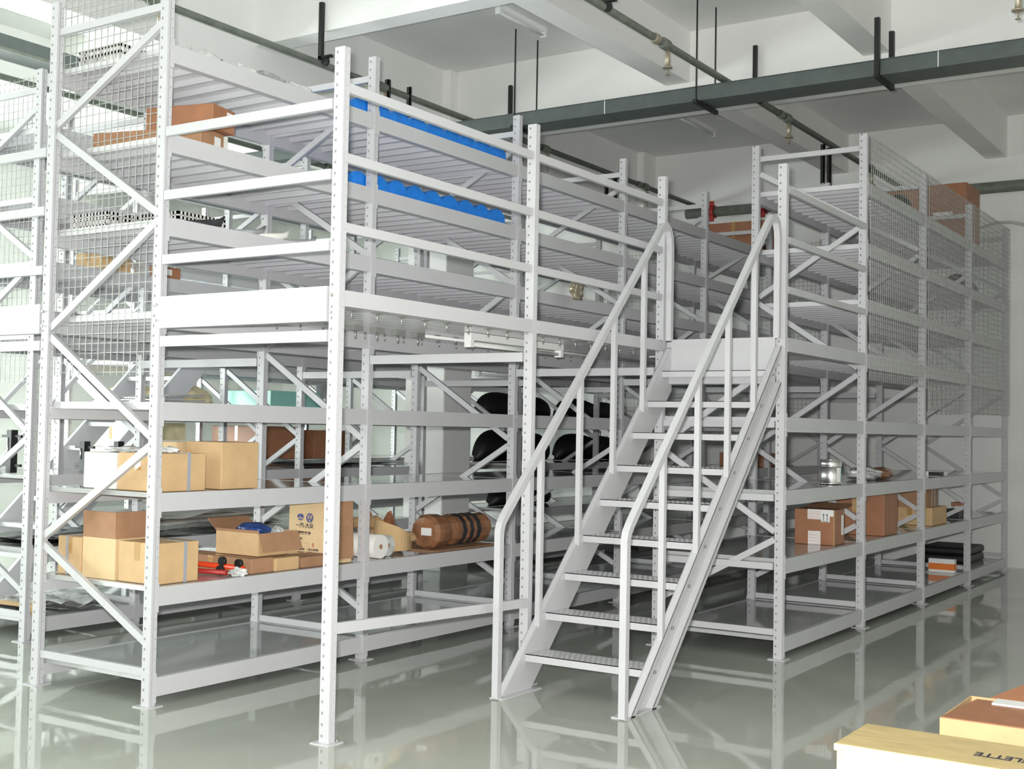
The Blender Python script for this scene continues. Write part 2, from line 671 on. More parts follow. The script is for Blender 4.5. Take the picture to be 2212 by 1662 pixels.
def bay(root, x0, x1, ylo, yhi, low=LOW, upz=UP, n=10, big=None):
    ln = x1 - x0
    for z in low + upz:
        h = BH
        if big is not None and abs(z - big) < 0.03:
            h = 0.13
        beam(root, x0, ylo, z, ln, h)
        beam(root, x0, yhi, z, ln, h, flip=True)
        zt = z + h / 2
        if z in low:
            board(root, x0 + 0.036, x1 - 0.036, ylo + 0.013, yhi - 0.013, zt - 0.002)
        else:
            slats(root, x0 + 0.036, x1 - 0.036, ylo + 0.013, yhi - 0.013, zt - 0.002, n)


XS = [0, L, 2 * L, 3 * L, 4 * L, 5 * L, 6 * L]
R1A, R1B = W, W + D
HR, H0 = 4.396, 3.727
R0A, R0B = -1.012, 0.0

# row 1: the long rack behind the aisle
r1 = thing('storage_rack', 'long white racking row closed with wire mesh at its near end, cartons on it', 'rack', (0, R1A, 0))
for x in XS:
    frame(r1, x, R1A, R1B, HR, True, top=4.24 if x > 0 else 4.2)
for i in range(6):
    bay(r1, XS[i], XS[i + 1], R1A, R1B)
wire_mesh_y(r1, 0.03, R1A + 0.04, R1B - 0.04, 1.99, 4.42)
wire_mesh_y(r1, XS[6] + 0.04, R1A + 0.04, R1B - 0.04, 1.99, 4.36)

# row 0: the rack at the right, beyond the stairs
r0 = thing('storage_rack', 'white steel racking row on the right, meshed along its upper front, standing beyond the stairs', 'rack', (XS[2], R0A, 0))
LOW0 = [0.106, 0.69, 1.203]
UP0 = [1.755, 2.345, 2.84, 3.34, 3.885]
frame(r0, XS[2], R0A, R0B, H0, False, zmax=2.3)
for x in XS[3:]:
    frame(r0, x, R0A, R0B, HR - 0.03, False, top=4.24)
bay(r0, XS[2], XS[3], R0A, R0B, LOW0, UP0[:1])
for i in range(3, 6):
    bay(r0, XS[i], XS[i + 1], R0A, R0B, LOW0, UP0, big=2.345)
# the levels of the end frame seen under the landing
for z in (0.69, 1.203, 1.755):
    rail_y(r0, R0A + 0.045, R0B - 0.045, XS[2] - 0.01, z, 0.05, 'frame_rail')
for i in range(3, 6):
    z0 = 2.19 if i == 3 else 1.98
    wire_mesh_x(r0, R0A - 0.058, XS[i] + 0.03, XS[i + 1] - 0.0, z0, 4.34)
wire_mesh_y(r0, XS[6] + 0.04, R0A + 0.04, R0B - 0.04, 1.99, 4.34)

wpart('curved_bar', MB().tube([(11.85, -0.44, 4.34), (11.85, -0.62, 4.42), (11.85, -0.86, 4.49), (11.85, -1.05, 4.48), (11.85, -1.25, 4.42), (11.85, -1.35, 4.36)], 0.02, 8).mesh('curved_bar', STEEL), r0)

# row 2 behind row 1 (it stops at the building column), row 3 behind it
R2A, R2B = R1B + W, R1B + W + D
r2_ = thing('storage_rack', 'white steel racking row behind the front one, left of the square building column', 'rack', (0.9, R2A, 0))
X2 = [0.9, L, 2 * L, 3 * L]
for x in X2:
    frame(r2_, x, R2A, R2B, HR, True, top=4.24)
for i in range(3):
    bay(r2_, X2[i], X2[i + 1], R2A, R2B, n=10 if i else 5)
wire_mesh_y(r2_, 0.94, R2A + 0.04, R2B - 0.04, 1.99, 4.36)
r2b = thing('storage_rack', 'white steel racking row right of the square building column with black bumpers on it', 'rack', (XS[4], R2A, 0))
for x in XS[4:]:
    frame(r2b, x, R2A, R2B, HR, True, top=4.24)
for i in range(4, 6):
    bay(r2b, XS[i], XS[i + 1], R2A, R2B)
wire_mesh_y(r2b, XS[6] + 0.04, R2A + 0.04, R2B - 0.04, 1.99, 4.36)
R3A, R3B = R2B + W, R2B + W + D
r3 = thing('storage_rack', 'farthest white steel racking row, seen through the other rows near the windows', 'rack', (XS[2], R3A, 0))
for x in XS[2:]:
    frame(r3, x, R3A, R3B, HR, True, top=4.24)
for i in range(2, 6):
    bay(r3, XS[i], XS[i + 1], R3A, R3B)

# ---------------------------------------------------------------- walkways
wk = thing('mezzanine_walkway', 'raised steel walkway at the top of the stairs with rails and slatted floor', 'walkway', (0, 0, 0))
upright(wk, 0, 0, H0)
upright(wk, L, 0, H0)
bolt_me = MB().lathe([(0.008, 0), (0.008, 0.006)], n=6).mesh('anchor_bolt', BOLT)
for dx, dy in ((0.05, -0.03), (0.05, 0.04)):
    wpart('anchor_bolt', MB().lathe([(0.012, 0), (0.012, 0.008), (0.006, 0.008), (0.006, 0.05)], n=8).mesh('anchor_bolt', BOLT), wk, (0.048, dy, 0.006))


def girder(x0, x1, y, z0, z1, name='girder'):
    mb = MB()
    s = 1
    mb.box(x0 + 0.034, x1 - 0.034, y - 0.034, y + 0.004, z0 + 0.012, z1)
    mb.box(x0 + 0.034, x1 - 0.034, y - 0.040, y + 0.06, z0, z0 + 0.012)
    wpart(name, mb.mesh(name, STEEL), wk)


for i in range(2):
    girder(XS[i], XS[i + 1], 0, 2.325, 2.412)
for i in range(2, 6):
    girder(XS[i], XS[i + 1], 0.06, 2.28, 2.36)
# deep end girders across the aisle
for x, y0, y1 in ((0.0, 0.045, W - 0.045),):
    mb = MB().box(x - 0.034, x + 0.0, y0, y1, 2.243, 2.432).box(x, x + 0.03, y0, y1, 2.243, 2.25)
    g = wpart('end_girder', mb.mesh('end_girder', STEEL), wk)
    for y in (y0 + 0.0, y1 - 0.0):
        for z in (2.29, 2.39):
            pass
for y in (0.012, W - 0.012):
    for z in (2.29, 2.385):
        wpart('bolt', MB().tube([(-0.034, y, z), (-0.042, y, z)], 0.009, 8).mesh('bolt', BOLT), wk)
for x in XS:
    rail_y(wk, 0.045, W - 0.045, x - 0.012, 2.165, 0.062, 'cross_bar')
for z in (3.514, 3.132, 2.754):
    rail_x(wk, 0.033, L - 0.033, -0.005, z)
    rail_x(wk, L + 0.033, 2 * L - 0.033, -0.005, z)
    rail_x(wk, 2 * L + 0.033, 3 * L - 0.033, R0A - 0.02, z + 0.02)
for z in (3.424, 3.04, 2.654):
    rail_y(wk, 0.045, W - 0.045, -0.012, z)
rail_x(wk, 0.033, L - 0.033, -0.02, 0.604, 0.54, 0.058, 'low_rail')
# walkway floor, one panel per slat; landing over the rack's first bay
for i in range(6):
    slats(wk, XS[i] + 0.002, XS[i + 1] + 0.002, 0.025, W - 0.03, 2.395, 18, True)
slats(wk, XS[2] + 0.04, XS[3] - 0.04, R0A + 0.0, -0.03, 2.40, 17, True)
girder(XS[2], XS[3], R0A, 2.306, 2.41, 'landing_girder')
# T bolts under the floor
tb = MB().box(-0.03, 0.03, -0.012, 0.012, -0.006, 0).tube([(0, 0, 0), (0, 0, -0.05)], 0.006, 6).mesh('clip_bolt', BOLT)
for x in [0.18 + 0.222 * k for k in range(24)]:
    wpart('clip_bolt', tb, wk, (x, 0.05, 2.325))
    wpart('clip_bolt', tb, wk, (x + 0.03, W - 0.12, 2.355))
tb2 = MB().box(-0.045, 0.045, -0.03, 0.03, -0.035, 0).tube([(0, 0, -0.03), (0, 0, -0.085)], 0.007, 6).mesh('clip_block', BOLT)
for k in range(12):
    wpart('clip_bolt', tb if k > 4 else tb2, wk, (1.02 + 0.225 * k, 0.93, 2.35))
wpart('conduit', MB().tube([(1.95, 0.93, 2.335), (5.8, 0.93, 2.335)], 0.012, 8).mesh('conduit', LAMP), wk)

wk2 = thing('mezzanine_walkway', 'raised walkway behind the front row, its deep girder cut by the left edge', 'walkway', (0, R1B, 0))
mb = MB().box(-0.034, 0, R1B + 0.045, R2A, 2.243, 2.432).box(0, 0.03, R1B + 0.045, R2A, 2.243, 2.25)
wpart('end_girder', mb.mesh('end_girder', STEEL), wk2)
upright(wk2, 0, R2A + 0.045, H0)
rail_y(wk2, R1B + 0.045, R2A, -0.012, 2.165, 0.062, 'cross_bar')
for z in (3.424, 3.04, 2.654):
    rail_y(wk2, R1B + 0.045, R2A, -0.012, z)
for y in (R1B + 0.012,):
    for z in (2.29, 2.385):
        wpart('bolt', MB().tube([(-0.034, y, z), (-0.042, y, z)], 0.009, 8).mesh('bolt', BOLT), wk2)
for i in range(6):
    slats(wk2, XS[i] + 0.002, XS[i + 1] + 0.002, R1B + 0.03, R2A - 0.03, 2.395, 18, True)
    if i:
        rail_y(wk2, R1B + 0.045, R2A - 0.045, XS[i] - 0.012, 2.165, 0.062, 'cross_bar')
for x in [0.18 + 0.222 * k for k in range(16)]:
    wpart('clip_bolt', tb, wk2, (x, R1B + 0.7, 2.355))

# ---------------------------------------------------------------- the stairs
st = thing('staircase', 'white steel staircase with open treads and square tube handrails', 'stairs', (1.5, -0.56, 0))


def stringer(yc, out):
    """channel between lines z = x-1.52 and z = x-1.86, open towards `out`."""
    mb = MB()
    t, d = 0.006, 0.05
    fx, bx = 1.50, 1.835
    X1 = 3.845

    def zf(x): return (x - fx) * 1.0
    def zb(x): return (x - bx) * 1.0
    yw = yc
    # web plate: polygon front edge, back edge
    P = [(fx, 0), (bx, 0), (X1, zb(X1)), (X1, zf(X1) + 0.0)]
    y0, y1 = yw - t / 2, yw + t / 2
    n = len(mb.v)
    mb.v += [(x, y0, z) for x, z in P] + [(x, y1, z) for x, z in P]
    mb.f += [(n, n + 1, n + 2, n + 3), (n + 7, n + 6, n + 5, n + 4)]
    for i in range(4):
        j = (i + 1) % 4
        mb.f.append((n + i, n + 4 + i, n + 4 + j, n + j))
    ya, yb = (yw, yw + out * d)
    for (xs_, xe) in ((fx, X1), (bx - 0.06, X1)):
        zz = (lambda x: x - xs_)
        # flange as a slab following the slope
        w_ = 0.05 if xs_ == fx else 0.05
        pts = [(xs_, min(ya, yb), 0), (xs_ + w_ * 0.16, min(ya, yb), 0), (xs_ + w_ * 0.16, max(ya, yb), 0), (xs_, max(ya, yb), 0)]
        e = X1 - xs_
        top = [(q[0] + e, q[1], q[2] + e) for q in pts]
        mb.hexa(pts + top)
        # return lip
        yl0, yl1 = sorted((yb, yb - out * 0.005))
        lip = 0.055
        pts = [(xs_, yl0, 0), (xs_ + lip, yl0, 0), (xs_ + lip, yl1, 0), (xs_, yl1, 0)]
        top = [(q[0] + e - (q[0] - xs_), q[1], q[2] + e - (q[0] - xs_)) for q in pts]
        mb.hexa(pts + top)
    mb.box(fx - 0.06, bx + 0.06, yc - 0.05, yc + 0.05, 0, 0.008)
    return mb.mesh('stringer', STEEL)


YL, YR = -0.115, -0.975
wpart('stringer', stringer(YL, 1), st)
s2 = wpart('stringer', stringer(YR, -1), st)
for k in range(9):
    x, z = 1.765 + 0.2395 * k, 0.237 + 0.24 * k
    mb = MB().box(x, x + 0.235, YR + 0.004, YL - 0.004, z - 0.005, z)
    mb.box(x, x + 0.005, YR + 0.004, YL - 0.004, z - 0.048, z).box(x + 0.23, x + 0.235, YR + 0.004, YL - 0.004, z - 0.04, z)
    tr_ = wpart('tread', mb.mesh('tread', STEEL), st)
    # anti-slip studs, real relief
    sb = MB()
    for i in range(6):
        for j in range(22):
            cx_ = x + 0.022 + i * 0.038
            cy_ = YR + 0.03 + j * 0.038 + (0.019 if i % 2 else 0)
            if cy_ < YL - 0.02:
                sb.box(cx_ - 0.011, cx_ + 0.011, cy_ - 0.004, cy_ + 0.004, z, z + 0.0012)
    so = put('tread_studs', sb.mesh('tread_studs', STEEL), tr_, (0, 0, 0), kind='stuff')
    b_ = MB().tube([(x + 0.12, YR - 0.003, z - 0.03), (x + 0.12, YR - 0.016, z - 0.03)], 0.010, 8)
    wpart('bolt', b_.mesh('bolt', BOLT), st)
wpart('landing_plate', MB().box(3.835, 3.845, YR, YL, 2.165, 2.412).box(3.78, 3.845, YR, YL, 2.155, 2.165).mesh('landing_plate', STEEL), st)
wpart('landing_bar', MB().box(3.80, 3.845, YR - 0.0, YL, 2.06, 2.115).mesh('landing_bar', STEEL), st)


def handrail(y, x_top):
    pts = [(1.44, y, 0.008), (1.44, y, 1.04), (1.455, y, 1.085), (1.49, y, 1.13)]
    pts += [(3.60, y, 3.235), (3.66, y, 3.285), (3.71, y, 3.30), (3.76, y, 3.27), (3.79, y, 3.21), (3.80, y, 3.14), (3.80, y, 2.40)]
    return MB().sqtube(pts, 0.044).mesh('handrail', STEEL)


for y in (YL - 0.0, YR - 0.03):
    wpart('handrail', handrail(y, 0), st)
    for x in (1.92, 2.42, 2.90, 3.36):
        zr = 1.13 + (x - 1.49) * (3.235 - 1.13) / (3.60 - 1.49)
        wpart('baluster', MB().box(x - 0.018, x + 0.018, y - 0.018, y + 0.018, x - 1.50 - 0.03, zr).mesh('baluster', STEEL), st)

# second staircase far behind, seen through the racks
st2 = thing('staircase', 'second white steel staircase, far left behind the racks against the bright windows', 'stairs', (2.2, 5.3, 0))
for y in (5.35, 6.1):
    mb = MB()
    mb.hexa([(2.05, y - 0.02, 0.6), (2.40, y - 0.02, 0.6), (2.40, y + 0.02, 0.6), (2.05, y + 0.02, 0.6),
             (3.75, y - 0.02, 2.3), (4.1, y - 0.02, 2.3), (4.1, y + 0.02, 2.3), (3.75, y + 0.02, 2.3)])
    mb.hexa([(1.45, y - 0.02, 0.0), (1.80, y - 0.02, 0.0), (1.80, y + 0.02, 0.0), (1.45, y + 0.02, 0.0),
             (2.05, y - 0.02, 0.6), (2.40, y - 0.02, 0.6), (2.40, y + 0.02, 0.6), (2.05, y + 0.02, 0.6)])
    wpart('stringer', mb.mesh('stringer', STEEL), st2)
    wpart('handrail', MB().sqtube([(1.4, y, 0), (1.4, y, 1.0), (1.5, y, 1.15), (3.6, y, 3.25)], 0.04).mesh('handrail', STEEL), st2)
for k in range(9):
    x, z = 1.72 + 0.2395 * k, 0.237 + 0.24 * k
    wpart('tread', MB().box(x, x + 0.23, 5.37, 6.08, z - 0.04, z).mesh('tread', STEEL), st2)

# ---------------------------------------------------------------- ceiling services
tr1 = thing('cable_tray', 'dark green grey steel cable tray crossing under the ceiling on hangers', 'cable tray', (6.15, 0, 4.92))
for y0, y1 in ((-3.6, -1.62), (-1.62, 1.7), (1.7, 7.0)):
    mb = MB().box(5.95, 5.953, y0 + 0.003, y1 - 0.003, 4.915, 5.05).box(6.30, 6.303, y0 + 0.003, y1 - 0.003, 4.915, 5.05).box(5.953, 6.30, y0 + 0.003, y1 - 0.003, 4.915, 4.918).box(5.935, 6.318, y0 + 0.003, y1 - 0.003, 5.05, 5.056)
    wpart('tray_section', mb.mesh('tray_section', TRAYL), tr1)
    wpart('tray_joint', MB().box(5.944, 5.95, y1 - 0.004, y1 + 0.004, 4.915, 5.056).mesh('tray_joint', LAMP), tr1)
for y, thick, zt in ((2.77, 0.006, SL), (0.66, 0.006, SL), (-1.10, 0.022, 5.42), (4.6, 0.006, 5.1)):
    for x in (5.90, 6.34):
        wpart('hanger_rod', MB().box(x - thick, x + thick, y - thick, y + thick, 4.88, zt).mesh('hanger_rod', BLACKP), tr1)
    wpart('hanger_bar', MB().box(5.86, 6.38, y - 0.02, y + 0.02, 4.875, 4.912).mesh('hanger_bar', BLACKP), tr1)
tr2 = thing('cable_tray', 'dark cable tray running away at the upper left, seen between the left uprights', 'cable tray', (2.5, 6.4, 5.1))
wpart('tray_section', MB().box(-3, 6.5, 6.05, 6.40, 5.21, 5.35).mesh('tray_section', TRAYL), tr2)
wpart('tray_lip', MB().box(-3, 6.5, 6.03, 6.05, 5.19, 5.22).mesh('tray_lip', PIPE), tr2)
wpart('hanger_rod', MB().box(3.9, 3.92, 6.2, 6.22, 5.35, SL).mesh('hanger_rod', BLACKP), tr2)


def sprinkler(root, x, y, z):
    h = wpart('drop_pipe', MB().tube([(x, y, z), (x, y, z - 0.17)], 0.022, 10).mesh('drop_pipe', BRASS), root)
    mb = MB().tube([(x, y, z - 0.17), (x, y, z - 0.18)], 0.045, 12)
    mb.tube([(x - 0.012, y, z - 0.18), (x - 0.018, y, z - 0.21), (x, y, z - 0.235)], 0.004, 6)
    mb.tube([(x + 0.012, y, z - 0.18), (x + 0.018, y, z - 0.21), (x, y, z - 0.235)], 0.004, 6)
    mb.tube([(x, y, z - 0.235), (x, y, z - 0.24)], 0.02, 10)
    put('sprinkler_head', mb.mesh('sprinkler_head', BRASS), h, (0, 0, 0))


def coupling(root, x, y, z, r=0.05, ln=0.13, m=PIPE, axis='x'):
    d = Vector((1, 0, 0)) if axis == 'x' else Vector((0, 1, 0))
    c = Vector((x, y, z))
    wpart('coupling', MB().tube([c - d * ln / 2, c - d * ln / 2.6, c + d * ln / 2.6, c + d * ln / 2], [r * 0.9, r, r, r * 0.9], 12).mesh('coupling', m), root)


def hanger(root, x, y, zp, ztop, m=BLACKP):
    wpart('pipe_hanger', MB().box(x - 0.02, x + 0.02, y - 0.02, y + 0.02, zp + 0.03, ztop).box(x - 0.02, x + 0.02, y - 0.14, y + 0.02, zp + 0.035, zp + 0.055).tube([(x + 0.012, y - 0.06, zp), (x - 0.012, y - 0.06, zp)], 0.042, 12).mesh('pipe_hanger', m), root)


pa = thing('sprinkler_pipe', 'grey green sprinkler pipe running away above the stairs and over the right rack', 'pipe', (2, 0.42, 5.1))
wpart('pipe_run', MB().tube([(-4, 0.42, 5.1), (11.95, 0.42, 5.1)], 0.033, 14).mesh('pipe_run', PIPE), pa)
for x in (4.78, 7.75, 10.7):
    coupling(pa, x - 0.06, 0.42, 5.1)
    coupling(pa, x - 0.24, 0.42, 5.1, 0.045, 0.09, BRASS if x < 5 else PIPE)
    sprinkler(pa, x, 0.42, 5.08)
hanger(pa, 3.62, 0.45, 5.1, 5.42)
hanger(pa, 6.86, 0.45, 5.1, 5.67)
pb = thing('sprinkler_pipe', 'grey green sprinkler pipe running away over the middle racks past the tall front post', 'pipe', (2, 3.49, 5.1))
wpart('pipe_run', MB().tube([(-4, 3.49, 5.1), (11.95, 3.49, 5.1)], 0.033, 14).mesh('pipe_run', PIPE), pb)
for x in (1.72, 4.62, 7.75, 10.4):
    coupling(pb, x - 0.06, 3.49, 5.1)
    coupling(pb, x - 0.24, 3.49, 5.1, 0.045, 0.09, BRASS if x < 5 else PIPE)
    sprinkler(pb, x, 3.49, 5.08)
hanger(pb, 3.62, 3.46, 5.1, 5.67)
hanger(pb, 6.86, 3.46, 5.1, 5.67)
pc = thing('sprinkler_pipe', 'pale green sprinkler pipe seen through the wire mesh at the upper left', 'pipe', (2, 6.5, 5.1))
wpart('pipe_run', MB().tube([(-4, 6.55, 5.09), (11.95, 6.55, 5.09)], 0.033, 14).mesh('pipe_run', PIPE), pc)
for x in (4.2, 7.2):
    coupling(pc, x, 6.55, 5.09)
    sprinkler(pc, x + 0.1, 6.55, 5.07)
pe = thing('sprinkler_pipe', 'sprinkler pipe in the upper right corner of which one sprinkler shows', 'pipe', (4, -2.62, 4.93))
wpart('pipe_run', MB().tube([(-4, -2.62, 4.93), (11.8, -2.62, 4.93)], 0.033, 14).mesh('pipe_run', PIPE), pe)
sprinkler(pe, 4.2, -2.62, 4.90)
pd = thing('main_pipe', 'thick grey main pipe with red clamps along the far wall', 'pipe', (11.93, 0, 4.97))
wpart('pipe_run', MB().tube([(11.93, 3.6, 4.97), (11.93, -8.9, 4.97)], 0.075, 18).mesh('pipe_run', PIPE), pd)
for y in (3.17, 2.37):
    mb = MB().tube([(11.93, y - 0.03, 4.97), (11.93, y + 0.03, 4.97)], 0.10, 16).box(11.86, 11.9, y - 0.03, y + 0.03, 5.05, 5.12).box(11.86, 11.9, y - 0.03, y + 0.03, 4.82, 4.9)
    wpart('clamp', mb.mesh('clamp', RED), pd, label='red pipe clamp')
for i, (x, y, a, z0, z1) in enumerate(((8.98, 0.45, 0.020, 4.62, 5.08), (9.20, 0.45, 0.024, 4.60, 5.08), (9.27, 3.49, 0.016, 4.66, 5.08), (9.50, 3.49, 0.028, 4.72, 5.08), (4.64, 3.46, 0.020, 4.90, 5.19), (4.99, 3.46, 0.014, 4.86, 5.20))):
    lab = ['left one of the two black bars hanging below the right ceiling pipe', 'right one of the two black bars hanging below the right ceiling pipe',
           'thin black bar hanging below the middle ceiling pipe, beyond the stairs', 'thick black bar hanging below the middle ceiling pipe, beyond the stairs',
           'thick black bar crossing the middle ceiling pipe just right of the tall front post', 'thin black bar crossing the middle ceiling pipe above the blue sheet'][i]
    single('hanging_bar', MB().box(-a, a, -0.006, 0.006, z0, z1).box(-a, -a + 0.008, -0.006, 0.04, z0, z1).mesh('hanging_bar', BLACKP), lab, 'bar', (x, y, 0))


def lamp(label, x, y, z, axis='y', ln=1.2, g=None):
    t = thing('tube_lamp', label, 'lamp', (x, y, z), PI / 2 if axis == 'y' else 0, g)
    put('housing', MB().box(-ln / 2, ln / 2, -0.03, 0.03, -0.05, 0).box(-ln / 2, -ln / 2 + 0.04, -0.028, 0.028, -0.10, -0.05).box(ln / 2 - 0.04, ln / 2, -0.028, 0.028, -0.10, -0.05).mesh('housing', LAMP), t)
    put('tube', MB().tube([(-ln / 2 + 0.04, 0, -0.078), (ln / 2 - 0.04, 0, -0.078)], 0.014, 10).mesh('tube', TUBEW), t)


lamp('unlit tube lamp on the ceiling slab above the tall front post', 5.6, 2.5, SL, 'x', 0.9)
lamp('unlit tube lamp on the ceiling slab below and behind the dark cable tray', 10.4, 2.75, SL, 'x', 1.2)
lamp('unlit tube lamp under the walkway floor beside the second front post', 2.62, 0.55, 2.347, 'x', 1.25)
lamp('unlit tube lamp under the far walkway floor above the building column', 6.4, 3.1, 2.347, 'x', 1.25)


# ---------------------------------------------------------------- goods
def carton(label, x0, x1, y0, y1, z0, z1, m=CARD, rot=0.0, tape=True, straps=(), name='carton', cat='box', flaps=(), open_top=False, group=None, tm=TAPE):
    cx_, cy_ = (x0 + x1) / 2, (y0 + y1) / 2
    t = thing(name, label, cat, (cx_, cy_, z0), rot, group)
    hx, hy, h = (x1 - x0) / 2, (y1 - y0) / 2, z1 - z0
    if open_top:
        w_ = 0.006
        mb = MB().box(-hx, hx, -hy, hy, 0, w_)
        mb.box(-hx, -hx + w_, -hy, hy, w_, h).box(hx - w_, hx, -hy, hy, w_, h).box(-hx + w_, hx - w_, -hy, -hy + w_, w_, h).box(-hx + w_, hx - w_, hy - w_, hy, w_, h)
        body = put('carton_body', mb.mesh('carton_body', m), t)
    else:
        body = bevel(put('carton_body', MB().box(-hx, hx, -hy, hy, 0, h).mesh('carton_body', m), t), 0.006, 2)
        if tape:
            e = 0.0015
            mb = MB().box(-hx - e, hx + e, -0.025, 0.025, h, h + e)
            mb.box(-hx - e, -hx, -0.025, 0.025, h * 0.55, h).box(hx, hx + e, -0.025, 0.025, h * 0.55, h)
            put('tape', mb.mesh('tape', tm), t)
    for ax, pos, wd in straps:
        e = 0.004
        if ax == 'x':     # strap around in the plane x = pos
            mb = MB().box(pos - wd, pos + wd, -hy - e, hy + e, h, h + e).box(pos - wd, pos + wd, -hy - e, -hy, 0, h).box(pos - wd, pos + wd, hy, hy + e, 0, h)
        else:
            mb = MB().box(-hx - e, hx + e, pos - wd, pos + wd, h, h + e).box(-hx - e, -hx, pos - wd, pos + wd, 0, h).box(hx, hx + e, pos - wd, pos + wd, 0, h)
        put('strap', mb.mesh('strap', STRAP), t)
    for side, length, ang in flaps:
        # flap hinged at a top edge; ang 0 = straight up, 90 = flat outwards, -90 closed
        a = math.radians(ang)
        s_, c_ = math.sin(a) * length, math.cos(a) * length
        th = 0.005
        if side in ('+x', '-x'):
            k = 1 if side == '+x' else -1
            x = k * hx
            mb = MB().hexa([(x, -hy, h), (x - k * th, -hy, h), (x - k * th, hy, h), (x, hy, h),
                            (x + k * s_, -hy, h + c_), (x + k * s_ - k * th, -hy, h + c_ + 0.001), (x + k * s_ - k * th, hy, h + c_ + 0.001), (x + k * s_, hy, h + c_)])
        else:
            k = 1 if side == '+y' else -1
            y = k * hy
            mb = MB().hexa([(-hx, y, h), (hx, y, h), (hx, y - k * th, h), (-hx, y - k * th, h),
                            (-hx, y + k * s_, h + c_), (hx, y + k * s_, h + c_), (hx, y + k * s_ - k * th, h + c_ + 0.001), (-hx, y + k * s_ - k * th, h + c_ + 0.001)])
        put('flap', mb.mesh('flap', CARDD if m is not CARDW else CARDW), t)
    return t


G = 'cartons on the lower shelves of the front rack'
Z1, Z2, Z3, Z4 = 0.168, 0.702, 1.262, 1.807
carton('tan strapped carton right behind the meshed front upright, on the second shelf', 0.08, 0.42, 1.46, 1.80, Z2, 0.95, CARD, straps=(('x', 0.06, 0.012),), group=G)
carton('open carton with two tall brown flaps standing up, between two strapped cartons', 0.08, 0.40, 1.83, 2.14, Z2, 0.955, CARDL, tape=False, open_top=True, flaps=(('-x', 0.165, 2), ('-y', 0.165, -4), ('+x', 0.05, 20)), group=G)
carton('tan strapped carton at the left end of the second shelf, beside the rear upright', 0.09, 0.42, 2.17, 2.40, Z2, 0.945, CARD, straps=(('y', 0.02, 0.010),), group=G)
carton('long flat brown carton under the open box with the blue bag', 0.86, 1.06, 1.44, 2.20, Z2, 0.80, CARDD, group=G)
carton('low tan carton lying at the shelf edge below the open box with the blue bag', 1.07, 1.30, 1.43, 1.75, Z2, 0.79, CARD, group=G)
e_ = carton('open brown box with drooping flaps holding a blue plastic bag', 0.98, 1.36, 1.50, 1.90, 0.805, 0.955, CARD, tape=False, open_top=True, flaps=(('-y', 0.13, 160), ('+x', 0.14, 100), ('-x', 0.02, 15), ('+y', 0.12, 50)), group=G)
# blue bag
def blob(label, name, cat, loc, rx, ry, rz, m, seed=1, amp=0.25, rot=0.0, kind=None):
    bm = bmesh.new()
    bmesh.ops.create_icosphere(bm, subdivisions=4, radius=1)
    rnd = random.Random(seed)
    ph = [rnd.uniform(0, 6.28) for _ in range(8)]
    for v in bm.verts:
        c = v.co
        k = 1 + amp * 0.5 * math.sin(4 * c.x + ph[0]) * math.sin(5 * c.y + ph[1]) + amp * 0.4 * math.sin(9 * c.z + 6 * c.x + ph[2]) + amp * 0.25 * math.sin(15 * c.y + 7 * c.x + ph[3])
        v.co = Vector((c.x * rx * k, c.y * ry * k, max(-rz * 0.8, c.z * rz * k) + rz * 0.8))
    me = bpy.data.meshes.new(name)
    bm.to_mesh(me)
    bm.free()
    me.materials.append(m)
    for p_ in me.polygons:
        p_.use_smooth = True
    return single(name, me, label, cat, loc, rot)


blob('dark blue plastic bag lying in the open brown box', 'plastic_bag', 'bag', (1.12, 1.69, 0.91), 0.10, 0.13, 0.06, NAVY, 3, 0.12)
blob('crumpled clear plastic film sticking out beside the blue bag', 'plastic_film', 'film', (1.25, 1.60, 0.90), 0.045, 0.06, 0.045, FILM, 5, 0.3)

# tall printed carton
pc_ = carton('tall tan carton printed with two blue emblems and rows of Chinese characters', 1.71, 1.86, 1.44, 1.92, Z2 + 0.002, 1.155, CARDL, tape=False, rot=math.radians(0), flaps=(('-y', 0.42, 178),), group=G)
# its printed face is the -x face: local x=-0.12
def face_text(root, txt, size, yc, z, x=-0.0765, m=INK, name='lettering'):
    me = text_mesh(txt, size, name, m, align='CENTER', offset=0.0006)
    o = put(name, me, root, (x, yc, z))
    o.rotation_euler = (PI / 2, 0, -PI / 2)
    return o


def disc_ring(r, r_in, depth=0.001, n=28, sy=1.0):
    mb = MB()
    for k in range(n):
        a0, a1 = 2 * PI * k / n, 2 * PI * (k + 1) / n
        if r_in > 0:
            mb.quad((0, r_in * math.cos(a0), sy * r_in * math.sin(a0)), (0, r * math.cos(a0), sy * r * math.sin(a0)), (0, r * math.cos(a1), sy * r * math.sin(a1)), (0, r_in * math.cos(a1), sy * r_in * math.sin(a1)))
        else:
            mb.quad((0, 0, 0), (0, r * math.cos(a0), sy * r * math.sin(a0)), (0, r * math.cos(a1), sy * r * math.sin(a1)), (0, 0, 0.00001))
    return mb


